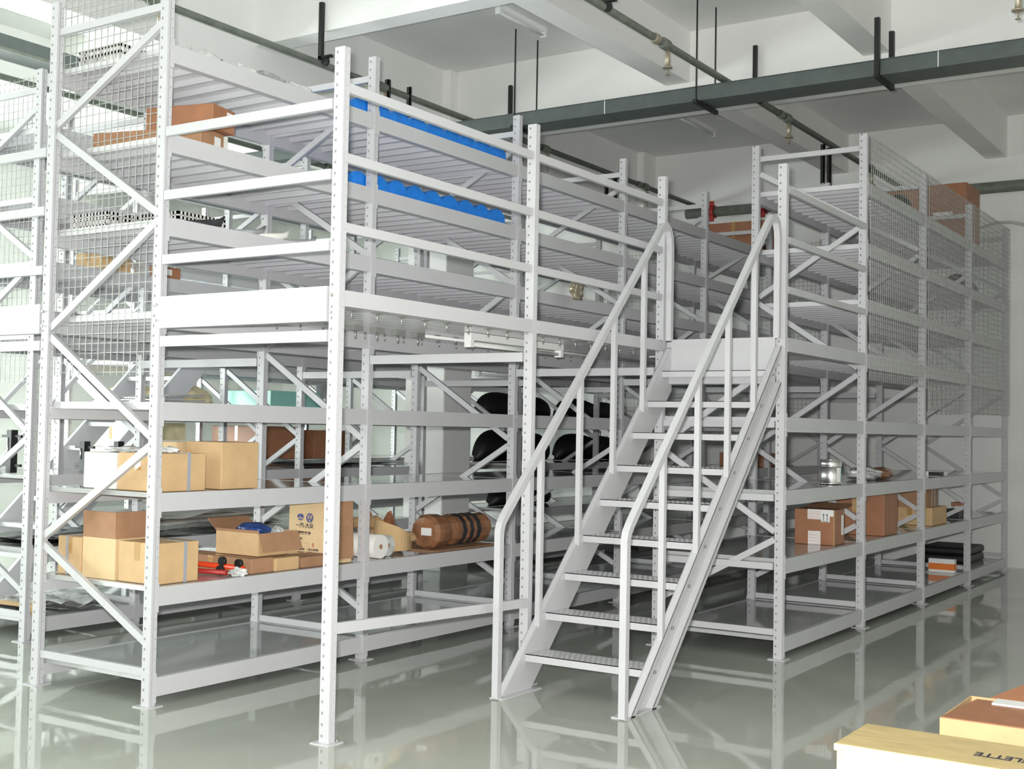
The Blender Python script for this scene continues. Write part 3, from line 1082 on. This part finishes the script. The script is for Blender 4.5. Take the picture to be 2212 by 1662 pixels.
em = put('emblem', disc_ring(0.031, 0.0, sy=0.8).mesh('emblem', BLUEINK), pc_, (-0.0775, 0.125, 0.312))
wing = MB()
for s in (-1, 1):
    for k in range(3):
        wing.box(-0.0006, 0, min(s * 0.006, s * (0.030 - 0.004 * k)), max(s * 0.006, s * (0.030 - 0.004 * k)), -0.004 - 0.006 * k, -0.001 - 0.006 * k)
wing.box(-0.0006, 0, -0.002, 0.002, -0.016, 0.020)
put('emblem_mark', wing.mesh('emblem_mark', CARDL), em, (-0.0008, 0, 0))
em2 = disc_ring(0.034, 0.027)
def stroke(mb, a, b_):
    mb.bar((0, a[0], a[1]), (0, b_[0], b_[1]), 0.0012, 0.006, side=(0, 0, 1) if abs(a[1] - b_[1]) < abs(a[0] - b_[0]) else (0, 1, 0))
for a, b_ in (((0.012, 0.027), (0.0, 0.004)), ((-0.012, 0.027), (0.0, 0.004)), ((0.025, 0.010), (0.012, -0.022)), ((0.012, -0.022), (0.0, 0.0)), ((0.0, 0.0), (-0.012, -0.022)), ((-0.012, -0.022), (-0.025, 0.010))):
    stroke(em2, a, b_)
put('emblem', em2.mesh('emblem', BLUEINK), pc_, (-0.0775, 0.035, 0.310))
face_text(pc_, '一汽-大众', 0.040, 0.085, 0.238)
face_text(pc_, '原 装 备 件', 0.026, 0.085, 0.188)
face_text(pc_, '零件号', 0.018, 0.13, 0.150)
face_text(pc_, '数量        件', 0.018, 0.10, 0.112)
face_text(pc_, '包装号    一汽-大众汽车', 0.018, 0.04, 0.074)
put('sticker', MB().box(-0.0772, -0.0755, 0.0, 0.07, 0.105, 0.125).mesh('sticker', CARDL), pc_)
put('sticker_mark', MB().box(-0.0785, -0.0772, -0.005, 0.002, 0.10, 0.13).mesh('sticker_mark', REDINK), pc_)
carton('flat grey brown carton left of the tall printed carton', 1.34, 1.66, 1.44, 1.90, Z2, 0.775, CARDD, group=G)

# red tubes with black caps
t = thing('push_bar', 'orange red metal tube with black round ends at the shelf edge', 'tube', (0.72, 1.45, Z2))
wpart('tube', MB().tube([(0.80, 1.45, 0.745), (0.66, 2.10, 0.765)], 0.018, 12).mesh('tube', REDTUBE), t)
wpart('tube', MB().tube([(0.70, 1.50, 0.722), (0.60, 2.10, 0.722)], 0.016, 12).mesh('tube', RED), t)
for (x, y, z) in ((0.755, 1.60, 0.785), (0.72, 1.58, 0.732), (0.785, 1.48, 0.775)):
    wpart('round_cap', MB().tube([(x - 0.012, y, z), (x + 0.012, y, z)], 0.03, 14).mesh('round_cap', RUBBER), t)
blob('small crumpled clear bag in front of the orange red tube', 'plastic_bag', 'bag', (0.74, 1.44, Z2), 0.06, 0.045, 0.030, FILM, 9, 0.4)


def roll(label, x, y0, y1, z, r, m, core=CARDD, name='foam_roll'):
    t = thing(name, label, 'roll', (x, y0, z - r))
    wpart('roll_body', MB().tube([(x, y0, z), (x, y1, z)], r, 28).mesh('roll_body', m), t)
    wpart('core', MB().tube([(x, y0 - 0.002, z), (x, y0 + 0.02, z)], r * 0.22, 14).mesh('core', core), t)
    return t


roll('white foam roll lying between the tall printed carton and the torn brown packaging', 2.20, 1.45, 2.15, Z2 + 0.088, 0.088, FOAM)
roll('clear plastic film roll with a brown core, right of the white foam roll', 2.375, 1.52, 2.15, Z2 + 0.08, 0.08, FILM)
# torn brown packaging
t = thing('torn_packaging', 'torn bent brown cardboard packaging behind the rolls', 'packaging', (2.55, 1.8, Z2))
def bent(u, v):
    x = 2.30 + 0.55 * u
    z = 0.98 - 0.20 * u ** 1.6 + 0.03 * math.sin(9 * u + 3 * v)
    return (x, 1.62 + 0.45 * v + 0.03 * math.sin(6 * u), z - 0.05 * v)
wpart('sheet', MB().grid(14, 6, bent).mesh('sheet', CARD), t)
def bent2(u, v):
    return (2.30 + 0.50 * u, 1.60 + 0.04 * math.sin(7 * u), Z2 + 0.02 + (0.26 - 0.20 * u ** 1.6) * v)
wpart('sheet', MB().grid(14, 6, bent2).mesh('sheet', CARD), t)
def bent3(u, v):
    return (2.75 + 0.2 * u, 2.1 - 0.3 * v, 0.96 + 0.06 * math.sin(8 * v + 5 * u) - 0.2 * u)
wpart('sheet', MB().grid(6, 8, bent3).mesh('sheet', CARDR), t)
# wrapped brown roll
t = thing('wrapped_bundle', 'brown bundle wrapped in shiny stretch film with a white label on its end', 'bundle', (3.3, 1.6, Z2))
mb = MB()
ZB = Z2 + 0.145
rings = [(2.92, 0.12), (2.96, 0.142), (3.10, 0.135), (3.16, 0.12), (3.23, 0.132), (3.33, 0.12), (3.45, 0.13), (3.56, 0.118), (3.70, 0.125), (3.74, 0.10)]
mb.tube([(x, 1.60, ZB) for x, r_ in rings], [r_ for x, r_ in rings], 12, smooth=False)
wpart('wrap', mb.mesh('wrap', FILMB), t)
for bx_, br_ in ((3.30, 0.131), (3.40, 0.131), (3.50, 0.131)):
    wpart('black_band', MB().tube([(bx_, 1.60, ZB), (bx_ + 0.045, 1.60, ZB)], br_, 12, smooth=False).mesh('black_band', FILMK), t)
wpart('sticker', MB().box(2.912, 2.918, 1.52, 1.62, Z2 + 0.12, Z2 + 0.18).mesh('sticker', PAPER), t)
wpart('sheet', MB().box(2.86, 3.76, 1.44, 2.1, Z2, Z2 + 0.008).mesh('sheet', CARDD), t)

# third shelf
wc = carton('white carton on the third shelf behind the diagonal brace', 0.09, 0.40, 1.86, 2.17, Z3, 1.49, CARDW, tape=False, group=G)
blob('crumpled clear film on top of the white carton', 'plastic_film', 'film', (0.22, 1.93, 1.492), 0.09, 0.12, 0.018, FILM, 12, 0.5)
carton('tan carton with a grey strap on the third shelf beside the front upright', 0.08, 0.46, 1.46, 1.83, Z3, 1.495, CARD, straps=(('x', 0.05, 0.012),), group=G)
carton('tall plain tan carton on the third shelf right of the strapped one', 0.60, 0.93, 1.47, 1.80, Z3, 1.565, CARD, tape=False, group=G)
carton('light tan strapped carton on the third shelf behind the tall plain one', 0.55, 0.85, 1.84, 2.10, Z3, 1.56, CARDL, straps=(('x', -0.04, 0.004),), tape=False, group=G)
blob('small white crumpled bag on top of the strapped carton', 'plastic_bag', 'bag', (0.20, 1.50, 1.50), 0.05, 0.05, 0.02, FILM, 15, 0.3)

# third shelf silver sheets, seen between uprights
def sheetpile(label, x0, x1, y0, y1, z, h, m, seed, name='plastic_sheets', cat='sheets', n=3):
    t = thing(name, label, cat, ((x0 + x1) / 2, (y0 + y1) / 2, z))
    rnd = random.Random(seed)
    for k in range(n):
        ph = [rnd.uniform(0, 6.28) for _ in range(4)]
        hh = h * (k + 0.6) / n

        def fn(u, v):
            return (x0 + (x1 - x0) * (u + 0.03 * math.sin(ph[0] + 5 * v)), y0 + (y1 - y0) * v,
                    z + hh * (0.75 + 0.35 * math.sin(ph[1] + 11 * u + 3 * v) * math.sin(ph[2] + 7 * v)))
        me = MB().grid(26, 10, fn).mesh('sheet', m)
        for p_ in me.polygons:
            p_.use_smooth = True
        wpart('sheet', me, t)
    return t


sheetpile('dark silver plastic sheets on the second row behind the tall front post', 4.02, 5.65, R2A + 0.05, R2B - 0.1, Z3 + 0.004, 0.07, SILVER, 21)
sheetpile('clear crumpled plastic sheets on the second row at the bright left part', 2.05, 3.8, R2A + 0.05, R2B - 0.1, Z2 + 0.004, 0.09, FILM, 22)
sheetpile('white plastic covers piled on the second row behind the blue bag', 2.1, 3.8, R2A + 0.05, R2B - 0.3, Z2 + 0.11, 0.10, FOAM, 23)
sheetpile('dark plastic sheets on the third row at column height', 4.85, 5.65, R3A + 0.05, R3B - 0.1, Z3 + 0.004, 0.06, FILMK, 24)
sheetpile('black shiny plastic parts lying on the second row behind the strapped cartons', 1.0, 1.9, R2A + 0.1, R2B - 0.2, Z2 + 0.004, 0.08, FILMK, 25)
sheetpile('shiny film heap on the lowest shelf of the second row at the left', 1.28, 1.80, R2A + 0.05, R2B - 0.2, Z1 + 0.004, 0.10, FILM, 26)
t = thing('wrapped_pole', 'long brown wrapped pole with a black end on the lowest shelf at the left', 'pole', (1.0, 4.2, Z1))
wpart('pole_body', MB().bar((1.15, R2A + 0.15, Z1 + 0.035), (1.05, R2B - 0.2, Z1 + 0.035), 0.08, 0.07).mesh('pole_body', CARD), t)
wpart('pole_end', MB().tube([(1.02, R2A + 0.25, Z1 + 0.03), (0.98, R2B - 0.2, Z1 + 0.03)], 0.03, 12).mesh('pole_end', RUBBER), t)

# bumpers on the rack right of the column
def bumper(label, x0, x1, y, z, h, seed, notch=0.22):
    t = single('car_bumper', None, label, 'bumper') if False else None
    n = 24
    mb = MB()
    rnd = random.Random(seed)
    rings = []
    for i in range(n + 1):
        u = i / n
        uu = 0.004 + 0.992 * (0.5 - 0.5 * math.cos(PI * u))
        e = max(0.05, (1 - abs(2 * uu - 1) ** 5) ** 0.5)
        u = uu
        hh = h * e * (1 - notch * math.exp(-((u - 0.62) / 0.16) ** 2))
        yy = y
        base = len(mb.v)
        for k in range(10):
            a = PI * k / 9
            mb.v.append((x0 + (x1 - x0) * u, yy - 0.22 * e * math.sin(a), z + hh * (0.5 - 0.5 * math.cos(a))))
        for k in range(10):
            a = PI * (9 - k) / 9
            mb.v.append((x0 + (x1 - x0) * u, yy - 0.19 * e * math.sin(a) + 0.01, z + 0.003 + hh * 0.97 * (0.5 - 0.5 * math.cos(a))))
        rings.append(base)
    for i in range(n):
        for k in range(20):
            k2 = (k + 1) % 20
            mb.f.append((rings[i] + k, rings[i] + k2, rings[i + 1] + k2, rings[i + 1] + k))
            mb.sm.append(len(mb.f) - 1)
    mb.f.append(tuple(rings[0] + k for k in range(20)))
    mb.f.append(tuple(rings[-1] + k for k in range(20))[::-1])
    return single('car_bumper', mb.mesh('car_bumper', BLACKB), label, 'bumper', group='black bumpers on the rack beyond the column')


bumper('black car bumper on the third shelf just right of the building column', 7.85, 9.6, 4.60, Z3, 0.42, 1)
bumper('black car bumper on the third shelf at the far end behind the stair rail', 9.8, 11.55, 4.60, Z3, 0.38, 2, 0.15)
bumper('black car bumper on the fourth shelf just right of the building column', 7.86, 9.6, 4.60, Z4, 0.36, 3, 0.2)
bumper('black car bumper on the fourth shelf at the far end behind the stair rail', 9.8, 11.55, 4.60, Z4, 0.34, 4, 0.2)
bumper('black car bumper on the second shelf right of the building column', 7.9, 9.3, 4.4, Z2, 0.30, 5, 0.3)

# goods on the right rack
z = LOW0[2] + 0.056
t = thing('paint_tin', 'shiny round metal paint tin with a white and teal label', 'tin', (5.46, -0.86, z))
put('tin_body', MB().lathe([(0.088, 0), (0.093, 0.004), (0.093, 0.012), (0.089, 0.016), (0.089, 0.150), (0.092, 0.153), (0.092, 0.158), (0.090, 0.161), (0.092, 0.205), (0.096, 0.209), (0.096, 0.215), (0.088, 0.215), (0.086, 0.205)], n=36).mesh('tin_body', CHROME), t)
lb = MB()
lb2 = MB()
for k in range(10):
    a0 = math.radians(-128 + 6 * k)
    a1 = math.radians(-128 + 6 * (k + 1))
    q = lambda a, zz: (0.0900 * math.cos(a), 0.0900 * math.sin(a), zz)
    (lb if k < 6 else lb2).quad(q(a0, 0.02), q(a1, 0.02), q(a1, 0.145), q(a0, 0.145))
put('tin_label', lb.mesh('tin_label', PAPER), t)
put('tin_label', lb2.mesh('tin_label', GREEN), t, label='teal strip of the label')
blob('clear bag of white and dark red parts on the right rack beside the paint tin', 'plastic_bag', 'bag', (6.85, -0.72, z), 0.32, 0.13, 0.07, FILM, 31, 0.2)
blob('black wrapped bundle beside the clear bag on the right rack', 'wrapped_bundle', 'bundle', (7.25, -0.75, z), 0.22, 0.12, 0.065, FILMB, 32, 0.15)
t = thing('flat_tin', 'small flat white and black tin near the far end of the right rack', 'tin', (8.9, -0.85, z))
put('tin_body', MB().box(-0.16, 0.16, -0.10, 0.10, 0, 0.05).mesh('tin_body', PAPER), t)
put('tin_band', MB().box(-0.165, -0.02, -0.105, 0.02, 0.004, 0.046).mesh('tin_band', RUBBER), t)

z = LOW0[1] + 0.056
ab = carton('brown carton taped with white striped tape and a two arrow sign', 5.30, 5.56, -0.95, -0.60, z, z + 0.30, CARDR, tape=False, flaps=(('+x', 0.22, 80),))
h = 0.30
sg = put('arrow_sign', MB().box(-0.1325, -0.1310, -0.135, -0.060, 0.195, 0.275).mesh('arrow_sign', PAPER), ab)
am = MB()
for yy in (-0.082, -0.112):
    am.box(-0.1335, -0.1325, yy - 0.0025, yy + 0.0025, 0.208, 0.258)
    am.quad((-0.1332, yy - 0.008, 0.252), (-0.1332, yy + 0.008, 0.252), (-0.1332, yy + 0.0005, 0.268), (-0.1332, yy - 0.0005, 0.268))
am.box(-0.1335, -0.1325, -0.125, -0.069, 0.199, 0.203)
put('arrows', am.mesh('arrows', INK), sg)
for bx_ in ((-0.1308, -0.130, -0.06, 0.06, 0.215, 0.30), (-0.1308, -0.130, -0.175, -0.06, 0.245, 0.30), (-0.1308, -0.130, -0.055, 0.055, 0.0, 0.115), (0.05, 0.11, -0.1758, -0.175, 0.08, 0.25)):
    put('white_tape', MB().box(*bx_).mesh('white_tape', PAPER), ab)
rs = MB()
for k in range(9):
    y0 = -0.05 + 0.0
    zz = 0.005 + 0.013 * k
    if zz < 0.10:
        rs.bar((-0.1312, -0.052, zz), (-0.1312, 0.052, zz + 0.012 if k % 2 else zz + 0.004), 0.0006, 0.0018)
        rs.bar((-0.1312, -0.055, 0.222 + 0.009 * k), (-0.1312, 0.055, 0.218 + 0.009 * k), 0.0006, 0.0015)
put('red_lines', rs.mesh('red_lines', REDINK), ab)
put('edge_tape', MB().box(-0.131, -0.118, -0.176, -0.1752, 0, 0.30).box(-0.1310, -0.1302, -0.176, -0.168, 0, 0.30).mesh('edge_tape', TAPE), ab)
carton('large shiny film wrapped brown carton in the middle of the right rack', 6.62, 7.05, -0.98, -0.42, z, z + 0.39, CARDR, tape=True)
carton('low brown carton at the bottom of the strapped pair on the right rack', 8.35, 8.95, -0.97, -0.50, z, z + 0.19, CARD)
carton('dark brown carton with two pale straps, lying on the low brown carton', 8.30, 8.75, -0.92, -0.45, z + 0.19, z + 0.43, CARDD, tape=False, straps=(('x', 0.0, 0.008), ('x', 0.12, 0.008)))
carton('brown carton half hidden behind the film wrapped carton on the right rack', 7.12, 7.70, -0.70, -0.2, z, z + 0.40, CARD)
t = thing('power_tool', 'small black and white device at the far end of the right rack', 'device', (10.2, -0.8, z))
put('tool_body', MB().lathe([(0.05, 0), (0.07, 0.02), (0.07, 0.12), (0.04, 0.15)], n=18).mesh('tool_body', PAPER), t)
put('tool_foot', MB().box(-0.35, -0.05, -0.08, 0.08, 0, 0.10).mesh('tool_foot', RUBBER), t)
put('tool_top', MB().box(-0.09, 0.12, -0.07, 0.07, 0.13, 0.17).mesh('tool_top', CARDR), t)
z = LOW0[0] + 0.056
t = thing('small_box', 'small white box with an orange band on the lowest shelf of the right rack', 'box', (9.42, -0.80, z))
put('box_body', MB().box(-0.05, 0.05, -0.15, 0.13, 0, 0.15).mesh('box_body', PAPER), t)
put('orange_band', MB().box(-0.0515, 0.0515, -0.1515, 0.1315, 0.03, 0.10).mesh('orange_band', ORANGE), t)
t = thing('folded_mats', 'pile of black folded mats on the lowest shelf at the far end', 'mats', (10.9, -0.55, z))
for k, (a, hh) in enumerate(((0.40, 0.10), (0.42, 0.09))):
    bevel(put('mat', MB().box(-a, a, -0.30, 0.30, 0.10 * k, 0.10 * k + hh).mesh('mat', RUBBER), t), 0.035, 3)
carton('small brown carton on the third shelf behind the right stair rail', 9.95, 10.5, 1.55, 2.15, Z3, Z3 + 0.17, CARDR)

# cartons high up
carton('large brown carton with a white sticker on top of the right rack', 9.95, 10.6, -0.93, 0.0, 3.943, 4.68, CARDR, tape=False, flaps=())
single('sticker', MB().box(-0.003, 0, -0.11, 0.11, -0.045, 0.045).mesh('sticker', PAPER), 'white sticker on the large brown carton on top of the right rack', 'sticker', (9.947, -0.66, 4.30), 0)
carton('wide brown carton high on the rack row seen between the two stair rails', 9.9, 10.5, 1.55, 2.4, 3.972, 4.42, CARDR)
carton('smaller dark brown carton high on the rack row right of the stair rail', 9.9, 10.5, 1.44, 1.535, 3.972, 4.30, CARDR)
t = thing('black_part', 'black curved plastic part on the top shelf at the right behind the mesh', 'car part', (8.0, -0.5, 3.943))
wpart('part_body', MB().tube([(7.85, -0.72, 4.12), (8.0, -0.7, 4.11), (8.4, -0.6, 4.06), (8.9, -0.5, 4.0)], [0.06, 0.12, 0.09, 0.04], 12).mesh('part_body', BLACKB), t)
t = thing('black_part', 'dark rounded car part on the upper right rack near the far end', 'car part', (10.6, -0.5, 3.4))
wpart('part_body', MB().tube([(9.8, -0.8, 3.50), (10.2, -0.75, 3.52), (11.0, -0.7, 3.52), (11.3, -0.6, 3.46)], [0.05, 0.12, 0.12, 0.05], 12).mesh('part_body', BLACKB), t)

z = UP[3] + 0.056
lc = carton('long red brown carton with white labels on the upper shelf of the front rack', 0.26, 0.52, 1.50, 2.32, z, z + 0.135, CARDD, rot=math.radians(14), tape=False)
put('sticker', MB().box(0.02, 0.09, -0.4125, -0.411, 0.04, 0.10).mesh('sticker', PAPER), lc)
lc2 = carton('second red brown carton lying on top of the long one on the upper shelf', 0.36, 0.62, 1.47, 1.97, z + 0.137, z + 0.29, CARDR, rot=math.radians(14), tape=False)
put('sticker', MB().box(0.03, 0.10, -0.2525, -0.251, 0.07, 0.13).mesh('sticker', PAPER), lc2)
carton('long white box lying behind the brown cartons on the upper shelf', 0.62, 0.85, 1.75, 2.40, z, z + 0.20, CARDW, tape=False)


def crate(label, x0, x1, y0, y1, z0, h):
    t = thing('plastic_crate', label, 'crate', ((x0 + x1) / 2, (y0 + y1) / 2, z0), 0, 'perforated plastic crates on the upper shelves')
    hx, hy = (x1 - x0) / 2, (y1 - y0) / 2
    mb = MB().box(-hx, hx, -hy, hy, 0, 0.006)
    for s in (-1, 1):
        for zz in (0.0, h * 0.5, h - 0.02):
            mb.box(-hx, hx, s * hy - 0.004, s * hy + 0.004, zz, zz + 0.02)
            mb.box(s * hx - 0.004, s * hx + 0.004, -hy, hy, zz, zz + 0.02)
        k = -hx
        while k < hx:
            mb.box(k, k + 0.014, s * hy - 0.004, s * hy + 0.004, 0, h)
            k += 0.032
        k = -hy
        while k < hy:
            mb.box(s * hx - 0.004, s * hx + 0.004, k, k + 0.014, 0, h)
            k += 0.032
    put('crate_body', mb.mesh('crate_body', CRATE), t)


crate('grey perforated plastic crate on the top shelf behind the wire mesh', 0.12, 0.62, 1.98, 2.38, UP[4] + 0.056, 0.13)
crate('left grey perforated crate on the middle upper shelf behind the wire mesh', 0.10, 0.50, 2.02, 2.38, UP[2] + 0.056, 0.10)
crate('right grey perforated crate on the middle upper shelf behind the wire mesh', 0.30, 0.70, 1.60, 1.95, UP[2] + 0.056, 0.10)
carton('tan carton on the second row seen through the wire mesh above the deep girder', 1.56, 1.86, 3.92, 4.25, UP[2] + 0.056, 3.075, CARD)
rc = carton('small red brown carton with a white label right of the tall left upright', 2.12, 2.40, 3.92, 4.20, UP[2] + 0.056, 3.03, CARDR)
put('sticker', MB().box(-0.06, 0.04, -0.1425, -0.1405, 0.04, 0.09).mesh('sticker', PAPER), rc)
# white film scraps on the top shelf
for i, (x, y) in enumerate(((0.35, 1.47), (0.75, 1.50), (0.95, 1.47), (1.25, 1.50))):
    lab = ['crumpled translucent film at the top shelf edge beside the tall left upright', 'second film scrap along the top shelf edge', 'small dark film scrap on the top shelf edge', 'film scrap on the top shelf edge nearest the front post'][i]
    blob(lab, 'film_scrap', 'film', (x, y, UP[4] + 0.056), 0.14, 0.03, 0.035, [FILM, FILM, SILVER, FILM][i], 40 + i, 0.5)
# dark and white parts on shelf 2.915
for i, (x, y, m_) in enumerate(((0.45, 1.50, FILMK), (0.85, 1.53, SILVER), (1.05, 1.50, FOAM), (1.35, 1.53, SILVER), (1.62, 1.50, FOAM))):
    lab = ['pointed black plastic part on the middle upper shelf beside the front upright', 'grey plastic part on the middle upper shelf, second from the front upright', 'white plastic part on the middle upper shelf', 'grey and dark part on the middle upper shelf right of the white one', 'white part at the right end of the row on the middle upper shelf'][i]
    zz = UP[2] + 0.056
    mb = MB()
    mb.tube([(x - 0.18, y + 0.03, zz + 0.02), (x, y, zz + 0.03), (x + 0.1, y, zz + 0.05), (x + 0.15, y, zz + 0.10)], [0.01, 0.03, 0.025, 0.006], 10)
    single('plastic_part', mb.mesh('plastic_part', m_), lab, 'car part')


# blue wavy sheets
def blue_sheet(label, x0, x1, z):
    mb = MB()
    nx, ny = 96, 6

    def hgt(u):
        n_ = u * 9.0
        return 0.070 + 0.062 * abs(math.sin(PI * n_)) ** 0.8 * (1 if u > 0.1 else 0.8)

    def top(u, v):
        return (x0 + (x1 - x0) * u, 1.45 + 0.75 * v, z + hgt(u) * (1 - 0.15 * v))

    def front(u, v):
        return (x0 + (x1 - x0) * u, 1.45, z + 0.004 + (hgt(u) - 0.004) * v)
    mb.grid(nx, ny, top)
    mb.grid(nx, 2, front)
    mb.grid(nx, 2, lambda u, v: (x0 + (x1 - x0) * u, 2.20, z + 0.004 + (hgt(u) * 0.85 - 0.004) * v))
    mb.grid(2, 2, lambda u, v: (x0, 1.45 + 0.75 * u, z + 0.004 + (hgt(0) - 0.004) * v))
    mb.grid(2, 2, lambda u, v: (x1, 1.45 + 0.75 * u, z + 0.004 + (hgt(1) - 0.004) * v))
    return single('blue_sheet', mb.mesh('blue_sheet', BLUE), label, 'plastic sheet', group='blue wavy plastic sheets')


blue_sheet('bright blue wavy plastic sheet on the top shelf, the upper of two', 1.76, 3.78, UP[4] + 0.055)
blue_sheet('bright blue wavy plastic sheet one shelf below the other blue one', 1.74, 3.78, UP[3] + 0.055)

# hanging scrap between rails
blob('dry leaf like scrap hanging behind the second rail right of the second front post', 'hanging_scrap', 'scrap', (4.6, 1.2, 2.86), 0.09, 0.03, 0.11, BRASS, 51, 0.5)

# jacks / dark posts on the left row 2
for i, (x, y, h) in enumerate(((1.02, 4.25, 0.34), (1.75, 4.3, 0.25), (2.1, 4.3, 0.25))):
    t = thing('screw_jack', ['tall black screw jack standing left of the white carton', 'short black jack just above the white carton, left one', 'short black jack just above the white carton, right one'][i], 'jack', (x, y, Z3 + 0.002))
    put('jack_body', MB().box(-0.03, 0.03, -0.03, 0.03, 0, h).mesh('jack_body', BLACKP), t)
    put('crossbar', MB().bar((0, -0.12, h - 0.05), (0, 0.12, h - 0.05), 0.02, 0.02).bar((0, -0.12, 0.06), (0, 0.12, 0.06), 0.02, 0.02).mesh('crossbar', BLACKP), t)
    put('screw', MB().tube([(-0.032, 0.012, 0.1), (-0.032, 0.012, h - 0.06)], 0.006, 8).mesh('screw', CHROME), t)
carton('low brown carton behind the screw jacks on the second row', 2.3, 3.0, 4.2, 4.7, Z3 + 0.002, Z3 + 0.12, CARDR)
carton('cream coloured tall carton on the third row near the windows', 4.05, 4.75, R3A + 0.1, R3B - 0.1, Z3, Z3 + 0.42, CREAM)
carton('red brown panel box leaning on the third row behind the front post', 5.95, 6.7, R3A + 0.1, R3B - 0.1, Z3, Z3 + 0.40, CARDR)
carton('second red brown panel box on the third row right of the front post', 6.9, 7.6, R3A + 0.1, R3B - 0.1, Z3, Z3 + 0.36, CARDR)
blob('cream wrapped bundle on the fourth shelf of the third row', 'wrapped_bundle', 'bundle', (4.35, 6.85, Z4), 0.32, 0.35, 0.17, CREAM, 61, 0.12)
blob('yellowish wrapped bundle right of the cream one on the third row', 'wrapped_bundle', 'bundle', (5.1, 6.85, Z4), 0.34, 0.35, 0.18, CREAM, 62, 0.12)
t = thing('panel_stack', 'grey blue panel stack on the fourth shelf of the second row', 'panels', (2.7, 4.3, Z4))
for k in range(3):
    wpart('panel', MB().hexa([(2.05, 3.95, Z4 + 0.02 + 0.03 * k), (2.75, 3.95, Z4 + 0.02 + 0.05 * k), (2.75, 4.6, Z4 + 0.02 + 0.05 * k), (2.05, 4.6, Z4 + 0.02 + 0.03 * k),
                            (2.05, 3.95, Z4 + 0.03 + 0.03 * k), (2.75, 3.95, Z4 + 0.035 + 0.05 * k), (2.75, 4.6, Z4 + 0.035 + 0.05 * k), (2.05, 4.6, Z4 + 0.03 + 0.03 * k)]).mesh('panel', SILVER), t)
carton('teal green box on the fourth shelf of the third row', 6.1, 7.0, R3A + 0.1, R3B - 0.1, Z4, Z4 + 0.30, TEAL, tape=False)
single('cylinder_roll', MB().tube([(7.3, R3A + 0.3, Z4 + 0.002), (7.3, R3A + 0.3, Z4 + 0.42)], 0.11, 18).mesh('cylinder_roll', SILVER), 'upright grey roll on the fourth shelf of the third row', 'roll')

# foreground crates
pcx0, pcx1 = -0.28, 0.09
cr = thing('wooden_crate', 'pale plywood crate with stencilled lid in the lower right corner', 'crate', (-0.1, -3.4, 0))
wpart('crate_side', MB().box(-0.31, -0.298, -4.3, -2.86, 0, 0.478).mesh('crate_side', WOOD), cr)
wpart('crate_side', MB().box(-0.298, 0.06, -2.872, -2.86, 0, 0.478).mesh('crate_side', WOOD), cr)
wpart('crate_side', MB().box(0.06, 0.072, -4.3, -2.86, 0, 0.478).mesh('crate_side', WOOD), cr)
bevel(wpart('crate_lid', MB().box(-0.318, 0.080, -4.32, -2.852, 0.479, 0.50).mesh('crate_lid', WOODT), cr), 0.003)
wpart('lid_edge', MB().box(-0.322, -0.318, -4.32, -2.852, 0.474, 0.499).mesh('lid_edge', WOOD), cr)
tm_ = text_mesh('CELETTE', 0.062, 'lettering', INK, align='LEFT', offset=0.001)
lo = put('lettering', tm_, cr, Vector((-0.125, -3.575, 0.5012)) - Vector((-0.1, -3.4, 0)))
lo.rotation_euler = (0, 0, PI / 2)
lo.scale = (1, 1.35, 1)
bc = thing('carton', 'open brown carton behind the pale crate in the lower right corner', 'box', (0.6, -3.5, 0))
wl = MB().box(0.38, 0.386, -4.2, -3.07, 0, 0.50).box(0.386, 0.92, -3.076, -3.07, 0, 0.50).box(0.92, 0.926, -4.2, -3.07, 0, 0.50).box(0.386, 0.92, -4.19, -3.076, 0, 0.44)
wpart('carton_body', wl.mesh('carton_body', CARD), bc)
wpart('flap', MB().hexa([(0.38, -4.2, 0.50), (0.83, -4.2, 0.50), (0.83, -3.12, 0.50), (0.38, -3.075, 0.50), (0.38, -4.2, 0.505), (0.83, -4.2, 0.508), (0.83, -3.12, 0.508), (0.38, -3.075, 0.505)]).mesh('flap', CARDR), bc)
wpart('flap', MB().hexa([(0.92, -4.2, 0.50), (1.10, -4.2, 0.55), (1.10, -3.28, 0.55), (0.92, -3.16, 0.50), (0.92, -4.2, 0.505), (1.10, -4.2, 0.555), (1.10, -3.28, 0.555), (0.92, -3.16, 0.505)]).mesh('flap', CARDR), bc)
wpart('paper_lining', MB().box(0.75, 0.86, -3.9, -3.20, 0.47, 0.515).mesh('paper_lining', PAPER), bc)
